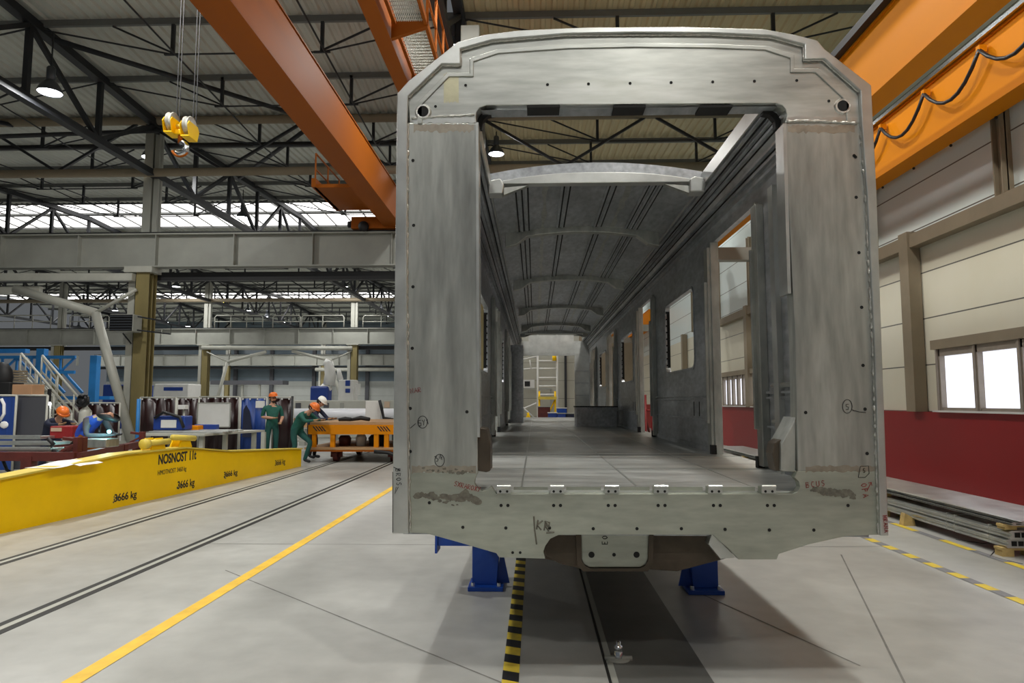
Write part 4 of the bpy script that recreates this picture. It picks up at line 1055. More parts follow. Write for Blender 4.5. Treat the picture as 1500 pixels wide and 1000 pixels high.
for u, v0, v1, Y in ((113, 664, 640, 11.1), (121, 664, 640, 11.3), (162, 655, 636, 12.6), (208, 650, 632, 14.2)):
    p, q = at(u, v0, Y), at(u, v1, Y); m = MB(); m.box((p.x-.04, Y-.06, p.z-.05), (p.x+.04, Y+.06, q.z)); m.bar((p.x, Y, q.z-.05), (p.x-.25, Y, q.z-.02), .05, .05); m.bar((p.x, Y, q.z-.1), (p.x-.2, Y-.1, q.z-.22), .04, .04)
    m.build('clamp', 'jig', t, bevel=.006)
m = MB(); m.path([at(70, 642, 11.2), at(78, 650, 11.2), at(72, 658, 11.2), at(84, 662, 11.2)], .035, 8); m.build('clamp_lever', 'black', t, True)
for i, (u0, v0, u1, v1, Y, w) in enumerate(((-40, 652, 84, 655, 11.3, .35), (-40, 642, 92, 645, 12.0, .4), (-40, 637, 70, 636, 12.8, .4))):
    p, q = at(u0, v0, Y), at(u1, v1, Y); z = zj+.07+.06*i
    m = MB(); m.box((p.x, Y-w/2, z), (q.x, Y+w/2, z+.05)); m.bar((p.x, Y-w/2, z+.05), (q.x, Y-w/2, z+.05), .04, .05)
    tag(m.build('aluminium_profile', 'alu_light', None, bevel=.006), 'long aluminium profile lying on the red jig, %s' % ['nearest', 'middle', 'farthest'][i], 'aluminium profile')
p, q = at(125, 646, 12.4), at(166, 643, 12.4)
tag(MB().box((p.x, 12.2, zj+.06), (q.x, 12.6, zj+.22)).build('workpiece', 'alu', None, bevel=.02), 'aluminium workpiece being welded under the cyan arc light', 'workpiece')
arc_p = at(160, 632, 12.35)
t = thing('welding_arc', 'glowing cyan welding arc at the tip of the torch', 'welding arc', arc_p)
MB().sphere(arc_p, .035, 10).build('arc_core', 'arc', t, True)
ld = bpy.data.lights.new('arc_light', 'POINT'); ld.energy = 18; ld.color = (.35, .95, 1); ld.shadow_soft_size = .05
lo = bpy.data.objects.new('arc_light', ld); COL.objects.link(lo); lo.location = arc_p+Vector((0, -.12, .03))
p = at(72, 591, 15.5); t = thing('lamp_glint', 'small glowing ball for a reflected glint on an added thin post beside the stairs', 'reflected glint', (p.x, 15.5, 0))  # glowing ball stands in for a reflected lamp glint; the post is added
MB().tube((p.x, 15.55, 0), (p.x, 15.55, p.z+.03), .02, 8).build('post', 'steel_pale', t, True); MB().sphere(p, .04, 10).build('glint_bead', 'glint_glow', t, True)
# wire feeder behind
t = thing('wire_feeder', 'red welding wire feeder box on the jig behind the profiles', 'welding machine', at(92, 640, 13)*Vector((1, 1, 1)))
p, q = at(72, 642, 13), at(106, 624, 13); MB().box((p.x, 13, p.z), (q.x, 13.5, q.z)).build('casing', 'redwall', t, bevel=.02)
MB().box((p.x+.03, 12.99, q.z-.1), (p.x+.24, 13, q.z-.03)).build('panel', 'pink', t); m = MB(); m.path([(q.x, 13.2, q.z), (q.x+.3, 13.2, q.z+.1), (q.x+.6, 12.9, q.z), (q.x+.8, 12.6, q.z-.1)], .025, 8); m.build('hose', 'cable', t, True)
m = MB(); m.path([at(4, 673, 11.2), at(10, 688, 11.2), at(22, 696, 11.2), at(40, 699, 11.2)], .025, 8); tag(m.build('hose', 'cable', None, True), 'black hose drooping below the red jig at the left edge', 'hose')
# gas cylinder
p = at(124, 600, 16)
t = thing('gas_cylinder', 'grey gas cylinder with black hoses behind the bent welder', 'gas cylinder', (p.x, 16, 0))
MB().lathe((p.x, 16, 0), [(0, 0), (.12, 0), (.12, 1.3), (.1, 1.4), (.04, 1.46), (.04, 1.55), (0, 1.55)], 18).build('bottle', 'steel_pale', t, True)
m = MB(); cz = 1.62
for k in range(7):
    ax = Vector((random.uniform(-.5, .5), 1, random.uniform(-.6, .6))).normalized(); u_ = ax.orthogonal().normalized(); w_ = ax.cross(u_); rr = random.uniform(.09, .17)
    m.path([Vector((p.x+random.uniform(-.005, .005), 15.9, cz))+u_*(rr*math.cos(a*.38))+w_*(rr*.8*math.sin(a*.38)) for a in range(17)], .022, 6)
m.sphere((p.x, 15.95, cz-.02), .13, 10)
m.build('hose_coil', 'cable', t, True)

# free-standing screens (each with frame, feet and cloth)
def screen(u0, u1, vt, Y, m, label, cloth=True, extra=None, zb=.12, cat='welding screen', name='welding_screen'):
    p, q = at(u0, vt, Y), at(u1, vt, Y); zt = p.z
    t = thing(name, label, cat, ((p.x+q.x)/2, Y, 0))
    b = MB()
    if cloth:
        n = max(8, int((q.x-p.x)/.06)); vs = []
        for k in range(n+1):
            x = p.x+(q.x-p.x)*k/n; y = Y+.03*math.sin(x*17)+.015*math.sin(x*41)
            vs += [(x, y, zb), (x, y, zt-.03), (x, y+.004, zb), (x, y+.004, zt-.03)]
        fs = []
        for k in range(n): i = 4*k; fs += [(i, i+4, i+5, i+1), (i+2, i+3, i+7, i+6), (i+1, i+5, i+7, i+3), (i, i+2, i+6, i+4)]
        b.add(vs, fs); co = b.build('curtain', m, t, True)
        rg = MB(); k = 0; x = p.x+.08
        while x < q.x: rg.box((x-.02, Y-.05, zt-.07), (x+.02, Y-.04, zt-.02)); x += .22
        rg.build('curtain_ring', 'white', co)
    else:
        b.box((p.x, Y, zb), (q.x, Y+.04, zt)); co = b.build('panel', m, t, bevel=.01)
    f = MB()
    for x in (p.x, q.x): f.tube((x, Y, 0), (x, Y, zt), .025, 8); f.tube((x, Y-.3, .02), (x, Y+.3, .02), .025, 8)
    f.tube((p.x, Y, zt), (q.x, Y, zt), .022, 8); f.build('frame', 'steel_pale', t, True)
    return t, p, q, zt
t, p, q, zt = screen(-30, 24.5, 579, 14.6, 'blue_d', 'blue welding screen with painted white light streak at the left edge', False)
m = MB(); m.path([at(2, 584, 14.59), at(6, 592, 14.59), at(6, 606, 14.59), at(0, 616, 14.59)], .035, 6); m.sphere(at(6, 622, 14.59), .1, 10, (1, .2, .8)); m.build('painted_light_streak', 'paper', t, True)  # weld light on the screen, painted as a white shape
screen(25, 70, 579, 14.8, 'charcoal', 'flat charcoal grey screen panel at the left', False)
screen(70, 176, 590, 20, 'red_curtain', 'dark red welding curtain behind the two welders')
screen(206, 258, 582, 19.5, 'red_curtain', 'dark red welding curtain just right of the grey column')
screen(259, 292, 582, 20, 'red_curtain', 'dark red welding curtain with white spots, left of the whiteboard')
screen(292, 351, 581, 20.6, 'red_curtain', 'dark red welding curtain behind the whiteboard')
t, p, q, zt = screen(353, 391, 582, 20.3, 'blue_d', 'blue welding curtain behind the standing worker')
a_, b_ = at(375, 586, 20.2), at(388, 596, 20.2)
MB().box((a_.x, 20.18, at(0, 597, 20.2).z), (b_.x, 20.2, at(0, 587, 20.2).z)).build('notice_plate', 'white', t)
MB().prism([[at(355, 640, 20.2), at(357, 600, 20.2), at(361, 593, 20.2), at(366, 602, 20.2), at(370, 640, 20.2)]], (0, -.02, 0)).build('dark_patch', 'navy', t)
screen(400, 430, 582, 21, 'red_curtain', 'dark red welding curtain right of the standing worker')
m = MB(); a_, b_ = at(404, 604, 20.9), at(429, 604, 20.9); 
p = at(292, 590, 20); q = at(338, 625, 20)
t = thing('whiteboard', 'whiteboard with faint drawings hung on the red curtain', 'whiteboard', ((p.x+q.x)/2, 19.95, q.z))
MB().box((p.x, 19.93, q.z), (q.x, 19.97, p.z)).build('board', 'white', t); f = MB()
for a_, b_ in (((p.x, 19.93, p.z), (q.x, 19.93, p.z)), ((p.x, 19.93, q.z), (q.x, 19.93, q.z)), ((p.x, 19.93, p.z), (p.x, 19.93, q.z)), ((q.x, 19.93, p.z), (q.x, 19.93, q.z))): f.bar(a_, b_, .03, .03)
f.build('frame', 'steel_grey', t)
# teal post
p = at(203.5, 584, 18.8); tag(MB().tube((p.x, 18.8, 0), (p.x, 18.8, p.z), .05, 10).build('screen_post', 'blue_g', None, True), 'teal post at the end of the red curtain beside the column', 'post')
p = at(428.5, 580, 19.5); tag(MB().tube((p.x, 19.5, 0), (p.x, 19.5, p.z), .035, 10).build('screen_post', 'black', None, True), 'thin black post right of the red curtain and standing worker', 'post')
# work table with profiles
t = thing('work_table', 'long pale work table with aluminium sheets behind the yellow beam', 'table', (at(300, 640, 17.5).x, 17.5, 0))
p, q = at(212, 633, 16.5), at(388, 629, 18.6); zt = .83
m = MB(); m.prism([[(at(210, 635, 16.2).x, 16.2, zt-.05), (at(300, 635, 16.2).x, 16.2, zt-.05), (at(388, 630, 18.6).x, 18.6, zt-.05), (at(240, 630, 18.8).x, 18.8, zt-.05)]], (0, 0, .05)); m.build('table_top', 'steel_pale', t)
for u, Y in ((372, 18.3), (386, 18.4), (296, 16.4), (216, 16.4), (330, 17.3), (250, 18.6)):
    x = at(u, 640, Y).x; MB().box((x-.05, Y-.05, 0), (x+.05, Y+.05, zt-.05)).build('leg', 'steel_pale', t)
for i in range(4):
    Y = 16.6+i*.45; x0, x1 = at(216+6*i, 630, Y).x, at(330+8*i, 630, Y).x
    tag(MB().box((x0, Y-.12, zt), (x1, Y+.12, zt+.035)).build('aluminium_strip', 'alu_light', None, bevel=.004), 'flat aluminium strip on the pale work table, %s from the front' % ORD[i], 'aluminium strip')
# equipment on the table at left
p = at(253, 630, 17.6)
t = thing('welding_power_source', 'dark blue welding machine with black cables on the pale table', 'welding machine', (p.x, 17.6, zt+.04))
MB().box((p.x-.42, 17.4, zt+.04), (p.x+.42, 17.8, zt+.4)).build('casing', 'hall_blue', t, bevel=.03); MB().box((p.x-.2, 17.38, zt+.1), (p.x+.2, 17.4, zt+.3)).build('front_panel', 'white', t)
m = MB(); m.path([(p.x-.35, 17.35, zt+.35), (p.x-.1, 17.3, zt+.5), (p.x+.3, 17.35, zt+.38), (p.x+.42, 17.35, zt+.1)], .04, 8); m.build('cable', 'cable', t, True)
p = at(271, 596, 19); t = thing('junction_box', 'small white box on a post in front of the red curtain', 'box', (p.x, 19, 0)); MB().box((p.x-.1, 18.8, p.z-.06), (p.x+.1, 19, p.z+.06)).build('box_body', 'white', t, bevel=.01); MB().tube((p.x, 18.95, 0), (p.x, 18.95, p.z-.06), .03, 8).build('post', 'steel_pale', t, True)
p = at(258, 610, 19); tag(MB().tube((p.x, 19, 0), (p.x, 19, 1.7), .04, 8).build('screen_post', 'steel_pale', None, True), 'pale post between the two red curtains', 'post')
p = at(284, 628, 17.9); tag(MB().box((p.x-.16, 17.8, zt+.0), (p.x+.16, 18.1, zt+.14)).build('orange_case', 'orange', None, bevel=.02), 'small orange tool case on the pale table', 'tool case')
p = at(303, 620, 18.2); tag(MB().box((p.x-.3, 18.1, zt), (p.x+.3, 18.3, zt+.16)).build('blue_box', 'hall_blue', None, bevel=.02), 'blue tool box on the pale table in front of the whiteboard', 'tool box')

# cardboard box, shelf clutter at left
p = at(38, 580, 15.2); q = at(23, 563, 15.2)
tag(MB().box((q.x, 15.1, p.z-.02), (at(51, 580, 15.2).x, 15.5, q.z)).build('cardboard_box', 'card', None, bevel=.01), 'plain cardboard box above the charcoal panel', 'cardboard box')
t = thing('storage_rack', 'dark rack with bundled material behind the blue screen', 'rack', (at(10, 580, 15.6).x, 15.6, 0))
p0, p1 = at(-30, 580, 15.6), at(53, 580, 15.6)
m = MB()
for x in (p0.x, p1.x): m.box((x-.03, 15.5, 0), (x+.03, 15.56, 1.9)); m.box((x-.03, 16.0, 0), (x+.03, 16.06, 1.9))
m.build('upright', 'black', t); MB().box((p0.x, 15, p0.z-.08), (p1.x, 16.06, p0.z-.045)).build('shelf', 'steel_grey', t)
p0, p1 = at(-20, 579, 15.6), at(22, 560, 15.6)
tag(MB().box((p0.x, 15.45, p0.z-.04), (p1.x, 15.9, p1.z)).build('black_crate', 'black', None, bevel=.02), 'black crate on the rack left of the cardboard box', 'crate')
p0, p1 = at(8, 560, 16.4), at(28, 541, 16.4)
m = MB()
for k in range(5): z = p0.z+(p1.z-p0.z)*k/5; m.box((p0.x, 16.2, z), (p1.x, 16.7, z+(p1.z-p0.z)/5-.02))
tag(m.build('board_stack', 'trim_brown'), 'brown slatted crate on the far side of the rack', 'crate')
MB().box((p0.x-.2, 16.1, p0.z-.04), (p1.x+.2, 16.8, p0.z)).build('shelf', 'steel_grey', t)
m = MB(); m.sphere(at(2, 553, 15.7), .3, 12, (.9, .6, 1.25)); tag(m.build('cable_bundle', 'black', None, True), 'black bundle heaped on the crate at the left edge', 'cable bundle')

# stairs
def stairs(label, top, bot, w, Y, n=9):
    t = thing('platform_stairs', label, 'stairs', (bot[0], Y, 0))
    T, Bm = Vector(top), Vector(bot)
    for k, dy in enumerate((0, w)):
        o = Vector((0, dy, 0)); MB().bar(T+o, Bm+o, .05, .18).build('stringer', 'steel_pale', t)
        h = Vector((0, 0, .9)); r = MB(); r.tube(T+o+h, Bm+o+h*.9, .035, 8); r.tube(T+o+h*.5, Bm+o+h*.5, .025, 8)
        for f in (0, .33, .66, 1): r.tube(T.lerp(Bm, f)+o, T.lerp(Bm, f)+o+h*(1-.1*f), .025, 8)
        r.build('hand_rail', 'steel_pale', t, True)
    for k in range(n):
        c = T.lerp(Bm, (k+.5)/n); MB().box((c.x-.13, c.y, c.z-.015), (c.x+.13, c.y+w, c.z+.015)).build('tread', 'steel_pale', t)
    return t
tp, bt_ = at(28, 562, 18), at(108, 648, 18)
stairs('pale steel stairs with handrails rising to the left beside the charcoal panel', (tp.x, 18, 2.0), (bt_.x-.1, 18, .5), .8, 18)
tp, bt_ = at(92, 562, 26), at(112, 586, 26)
stairs('second flight of white stairs under the blue gantry', (tp.x, 24, tp.z+.0), (bt_.x, 24, bt_.z), .8, 24, 6)
# blue gantry
Yg = 30
t = thing('blue_gantry', 'blue steel assembly gantry with lattice beam at far left', 'gantry', (at(80, 600, Yg).x, Yg, 0))
for u, w in ((57, 11), (136, 10)):
    x = at(u, 600, Yg).x; MB().box((x-w*.016, Yg-.15, 0), (x+w*.016, Yg+.15, at(0, 511 if u < 100 else 521, Yg).z)).build('post', 'blue_g', t, bevel=.01)
g = MB(); z0, z1 = at(60, 545, Yg).z, at(60, 523, Yg).z; x0, x1 = at(18, 0, Yg).x, at(140, 0, Yg).x
for z in (z0, z1): g.bar((x0, Yg, z), (x1, Yg, z), .12, .14)
g.build('lattice_chord', 'blue_g', t); g = MB(); n = 6
for k in range(n):
    xa, xb = x0+(x1-x0)*k/n, x0+(x1-x0)*(k+1)/n; g.bar((xa, Yg, z0), (xb, Yg, z1) if k % 2 else (xa, Yg, z1), .08, .08); g.bar((xa, Yg, z1) if k % 2 == 0 else (xa, Yg, z0), (xb, Yg, z0) if k % 2 == 0 else (xa, Yg, z1), .08, .08)
g.build('lattice_brace', 'blue_g', t)
MB().box((x0, Yg+.3, at(0, 516, Yg).z), (at(62, 0, Yg).x, Yg+.6, at(0, 510, Yg).z)).build('upper_beam', 'blue_g', t)
MB().box((at(60, 0, Yg).x, Yg+.3, at(0, 585, Yg).z), (at(185, 0, Yg).x, Yg+1.5, at(0, 580, Yg).z)).build('platform', 'blue_g', t)
for u in (75, 100, 125): x = at(u, 0, Yg).x; MB().bar((x, Yg, z0), (x+.9, Yg, at(0, 575, Yg).z), .1, .1).build('strut', 'blue_g', t)
# far machines between columns
def machine(label, u0, v0, u1, v1, Y, m, cat='machine', base=True, name='machine_housing', dep=1.5, extra=None):
    p, q = at(u0, v1, Y), at(u1, v0, Y)
    t = thing(name, label, cat, ((p.x+q.x)/2, Y, 0 if base else p.z))
    MB().box((p.x, Y, 0 if base else p.z), (q.x, Y+dep, q.z)).build('housing', m, t, bevel=.04)
    for (a0, b0, a1, b1, mm) in extra or []:
        a_, b_ = at(a0, b1, Y), at(a1, b0, Y); MB().box((a_.x, Y-.03, a_.z), (b_.x, Y, b_.z)).build('front_panel', mm, t)
    return t
machine('white and blue machine housing between the column and curtains', 226, 562, 276, 582, 38, 'white', extra=[(240, 567, 268, 572, 'hall_blue')])
machine('dark blue rounded machine beside the near column', 150, 563, 205, 582, 40, 'hall_blue', extra=[(176, 565, 190, 578, 'navy'), (192, 566, 204, 578, 'white')])
machine('long white machine with control dials behind the leaning workers', 430, 586, 590, 602, 30, 'steel_pale', extra=[(433, 590, 441, 599, 'charcoal'), (474, 590, 482, 597, 'charcoal'), (563, 588, 571, 597, 'pink'), (498, 590, 504, 598, 'steel_grey')])
p, q = at(428, 606, 25), at(592, 606, 25)
t = thing('machine_roll', 'long shiny white roll lying on supports behind the orange wagon', 'roll', ((p.x+q.x)/2, 25, 0))
MB().tube((p.x, 25, p.z), (q.x, 25, q.z), .2, 20).build('roll', 'plastic_strip', t, True)
for u in (445, 490, 530, 570): x = at(u, 606, 25).x; MB().box((x-.1, 24.85, 0), (x+.1, 25.15, p.z-.1)).build('support', 'steel_grey', t)
p, q = at(535, 616, 22), at(558, 587, 22)
t = thing('white_panel', 'upright white panel beside the black bracket behind the wagon', 'panel', ((p.x+q.x)/2, 22, 0)); MB().box((p.x, 22, .2), (q.x, 22.1, q.z)).build('panel', 'white', t, bevel=.01); MB().box((p.x+.05, 21.8, 0), (q.x-.05, 22.3, .2)).build('foot', 'steel_grey', t)
m = MB(); m.path([at(556, 586, 21.9), at(559, 598, 21.9), at(562, 612, 21.9), at(578, 615, 21.9)], .05, 8); m.tube(at(577, 615, 21.9), at(577, 615, 21.9)*Vector((1, 1, 0)), .05, 8); tag(m.build('curved_bracket', 'black', None, True), 'black curved bracket right of the white panel', 'bracket')
# robot
Yr = 38
t = thing('welding_robot', 'white industrial robot arm on blue base behind the wagon', 'robot', at(485, 585, Yr)*Vector((1, 1, 0)))
pb = [at(485, 588, Yr), at(490, 570, Yr)]
MB().box((at(472, 0, Yr).x, Yr-.4, 0), (at(497, 0, Yr).x, Yr+.4, at(0, 566, Yr).z)).build('base', 'hall_blue', t, bevel=.1)
MB().path([at(468, 584, Yr), at(472, 572, Yr), at(482, 564, Yr)], [.22, .3, .3], 12).build('lower_arm', 'white', t, True)
MB().path([at(482, 564, Yr), at(484, 548, Yr), at(481, 532, Yr), at(476, 530, Yr)], [.34, .32, .26, .2], 12).build('upper_arm', 'white', t, True)
MB().path([at(498, 556, Yr), at(496, 540, Yr)], [.2, .1], 10).build('tool_mast', 'white', t, True)
machine('white and blue robot control cabinet at the column', 495, 556, 518, 583, 37, 'white', 'cabinet', True, 'control_cabinet', 1.0, [(506, 557, 513, 565, 'hall_blue'), (506, 569, 513, 575, 'hall_blue')])
p = at(524, 570, 36); tag(MB().box((p.x-.12, 36, p.z-.3), (p.x+.12, 36.1, p.z+.3)).build('sign_board', 'white'), 'small white notice board right of the far column', 'notice')
# far mezzanine
t = thing('mezzanine_platform', 'blue grey platform beam against the far wall', 'platform', (at(360, 560, 80).x, 80, 0))
p, q = at(308, 563, 80), at(414, 557, 80); MB().box((p.x, 80, p.z), (q.x, 82, q.z)).build('deck_beam', 'charcoal', t)
for u in (325, 373, 397): x = at(u, 0, 80).x; MB().box((x-.1, 80.2, 0), (x+.1, 80.5, p.z)).build('leg', 'steel_grey', t)
for i, u in enumerate((345, 398, 460, 538)):
    p = at(u, 540, 96.7); tag(MB().box((p.x-.25, 96.6, 0), (p.x+.25, 97, 9)).build('wall_post', 'charcoal'), 'grey post on the back wall, %s from the left' % ORD[i], 'wall post')

# orange wagon
Yw0, Yw1 = 18.0, 21.2; X0 = at(452, 620, Yw0).x; X1 = -2.9
t = thing('transfer_wagon', 'orange transfer wagon with timber deck on the floor rails', 'wagon', ((X0+X1)/2, 19.5, 0))
zt = 1.06
MB().box((X0+.04, Yw0, zt-.07), (X1, Yw1, zt)).build('timber_deck', 'wood', t)
f = MB(); f.box((X0, Yw0-.02, zt-.32), (X1, Yw0+.1, zt-.07)); f.box((X0, Yw1-.1, zt-.32), (X1, Yw1, zt-.07)); f.box((X0, Yw0, zt-.32), (X0+.1, Yw1, zt-.07)); f.box((X1-.1, Yw0, zt-.32), (X1, Yw1, zt-.07)); fo = f.build('frame', 'orange', t)
hz = MB()
for xs in (X0+.12, X1-1.25):
    for k in range(4): x = xs+.075*k; z0 = zt-.24; hz.prism([[(x+.1, Yw0-.022, z0), (x+.14, Yw0-.022, z0), (x+.03, Yw0-.022, z0+.13), (x-.01, Yw0-.022, z0+.13)]], (0, -.002, 0))
hz.build('hazard_stripe', 'black', fo)
for u in (487, 551, 566): x = at(u, 640, Yw0).x; MB().box((x-.06, Yw0, .36), (x+.06, Yw0+.1, zt-.3)).build('post', 'orange', t)
MB().box((X0+.1, Yw0, zt-.32), (X0+.2, Yw0+.1, .36)).build('post', 'orange', t)
MB().box((X0-.08, Yw0-.05, .34), (X1, Yw1, .40)).build('lower_shelf', 'wood', t); MB().box((X0+.0, Yw0-.04, .29), (X1, Yw0+.04, .34)).build('shelf_rail', 'orange_d', t)
for x in (-5.33, -3.785):
    for y in (18.4, 20.8):
        w = MB(); w.lathe((x-.06, y, .2), [(0, 0), (.2, 0), (.2, .12), (0, .12)], 20, (1, 0, 0)); w.box((x-.15, y-.05, .12), (x+.15, y+.05, .33)); w.build('wheel', 'jig', t)
for i, (x, w, h, m_, lb) in enumerate(((-5.2, .35, .28, 'jig', 'dark red casting on the lower shelf of the orange wagon'), (-4.75, .3, .3, 'white', 'white wrapped part on the lower shelf of the orange wagon'), (-4.3, .5, .3, 'black', 'black tub on the lower shelf of the orange wagon'), (-3.7, .3, .22, 'pink', 'beige tin on the lower shelf of the orange wagon'))):
    mb = MB(); mb.lathe((x, 18.7, .40), [(0, 0), (w*.42, 0), (w*.5, h*.7), (w*.35, h), (0, h)], 10); tag(mb.build('shelf_item', m_, None, True), lb, 'part')
for i, (u, w, h, lb) in enumerate(((528, .5, .1, 'dark grey tool lying on the timber deck of the wagon'), (505, .35, .07, 'black cable tool lying left on the wagon deck'))):
    x = at(u, 616, 18.5).x; mb = MB(); mb.path([(x-w/2, 18.5, zt+.05), (x, 18.55, zt+h), (x+w/2, 18.5, zt+.06)], [.04, .06, .05], 8); tag(mb.build('hand_tool', 'black', None, True), lb, 'tool')
p = at(574, 672, 17.8); m = MB(); m.path([(X1-1.3, 17.9, .3), (X1-.9, 17.9, .27), (X1-.5, 17.8, .12), (X1-.3, 17.8, .03), (X1, 17.8, .03)], .05, 8); tag(m.build('hose', 'cable', None, True), 'black hose curving down from the orange wagon to the floor', 'hose')
x = at(436, 610, 21.5).x
t = thing('parts_trolley', 'low trolley of timber blocks behind the leaning worker', 'trolley', (x, 21.5, 0))
for z in (.35, .75): MB().box((x-.5, 21.3, z), (x+.5, 21.9, z+.04)).build('shelf', 'steel_pale', t)
m = MB()
for dx in (-.48, .48):
    for y in (21.32, 21.88): m.box((x+dx-.02, y-.02, 0), (x+dx+.02, y+.02, .79))
m.build('post', 'steel_grey', t)
for i in range(4): tag(MB().box((x-.4+.2*i, 21.4, .79), (x-.24+.2*i, 21.7, .98+.1*(i % 2))).build('timber_block', 'wood', None, bevel=.01), 'brown timber block on the trolley behind the leaning worker', 'timber block', 'timber blocks on the trolley')

# ------------------------------------------------------------------ BEYOND THE FAR END OF THE CAR
Ys = 30
t = thing('scaffold_tower', 'white ladder scaffold tower beyond the far end of the railcar', 'scaffold', (at(800, 600, Ys).x, Ys, 0))
for u in (786, 813): x = at(u, 0, Ys).x; MB().tube((x, Ys, 0), (x, Ys, at(0, 493, Ys).z), .045, 8).build('upright', 'white', t, True)
m = MB()
for v in (530, 541, 554, 566, 578): z = at(0, v, Ys).z; m.tube((at(786, 0, Ys).x, Ys, z), (at(813, 0, Ys).x, Ys, z), .035, 6)
m.build('rung', 'white', t, True)
m = MB()
for a_, b_ in (((763, 527), (786, 522)), ((763, 541), (786, 539)), ((763, 600), (786, 590)), ((763, 594), (783, 612)), ((776, 527), (778, 540))): m.tube(at(a_[0], a_[1], Ys), at(b_[0], b_[1], Ys), .03, 6)
m.build('brace', 'white', t, True)
MB().tube(at(812, 521, Ys-.1), at(812, 528, Ys-.1), .09, 10).build('coupling', 'yellow', t, True)
t = thing('yellow_work_platform', 'small yellow work platform beside the white scaffold tower', 'work platform', (at(800, 600, 29).x, 29, 0))
z = at(0, 585, 29).z; MB().box((at(786, 0, 29).x, 28.8, z), (at(812, 0, 29).x, 29.4, z+.12)).build('deck', 'yellow_pale', t)
m = MB()
for u in (788, 810): x = at(u, 0, 29).x; m.tube((x, 29, 0), (x, 29, z+.35), .04, 6)
m.tube((at(788, 0, 29).x, 29, .3), (at(810, 0, 29).x, 29, z), .03, 6); m.build('post', 'yellow', t, True)
for i, (u0, v0, u1, v1, m_, lb) in enumerate(((816, 598, 830, 606, 'blue', 'larger blue bin beyond the far end of the railcar'), (803, 605, 816, 615, 'hall_blue', 'low blue crate left of the larger blue bin'), (817, 606, 828, 616, 'hall_blue', 'low blue crate under the larger blue bin'), (830, 606, 841, 616, 'navy', 'dark blue crate right of the blue bins'), (788, 596, 806, 605, 'jig', 'rust red machine part behind the blue crates'))):
    Y = (27.6, 27.2, 27.0, 27.3, 28.15)[i]; p, q = at(u0, v1, Y), at(u1, v0, Y); tt = thing('storage_bin', lb, 'bin', ((p.x+q.x)/2, Y, 0)); MB().box((p.x, Y, 0), (q.x, Y+.5, q.z)).build('bin_body', m_, tt, bevel=.01); MB().box((p.x-.02, Y-.02, q.z), (q.x+.02, Y+.52, q.z+.03)).build('bin_rim', 'white' if i < 2 else 'steel_grey', tt)
m = MB(); m.path([at(773, 604, 27), at(776, 614, 27), at(780, 618, 27)], .05, 6); m.tube(at(774, 606, 27), at(770, 616, 27), .04, 6); m.tube(at(780, 618, 27), at(780, 618, 27)*Vector((1, 1, 0)), .04, 6); tag(m.build('yellow_strut', 'yellow', None, True), 'yellow strut on the floor left of the blue crates', 'strut')
t = thing('wall_fan', 'grey fan box on a shelf of the back wall seen through the railcar', 'fan box', at(775, 567, 60))
for i, u in enumerate((765, 788)):
    pass
p, q = at(763, 568, 45), at(800, 556, 45)
MB().box((p.x, 45, p.z-.1), (q.x+.4, 45.5, p.z)).build('shelf', 'steel_grey', t); MB().box((p.x, 45, p.z), (p.x+.9, 45.6, q.z)).build('casing', 'white', t); MB().box((p.x+.25, 44.98, p.z+.1), (p.x+.6, 45, q.z-.1)).build('outlet', 'black', t)
for x in (p.x+.1, q.x+.3): MB().box((x-.05, 45.1, 0), (x+.05, 45.2, p.z-.1)).build('leg', 'steel_grey', t)
t = thing('partition_wall', 'cream panel partition wall beyond the far end of the railcar', 'partition', (1, 46, 0))
MB().box((-5, 46, 0), (3.0, 46.2, 6)).build('panel', 'wall_p', t); MB().box((3.0, 46, 0), (XR-.3, 46.2, 6)).build('brown_panel', 'trim_brown', t); MB().box((2.0, 45.85, 0), (2.15, 46, 6)).build('post', 'truss', t)
#@@PART4

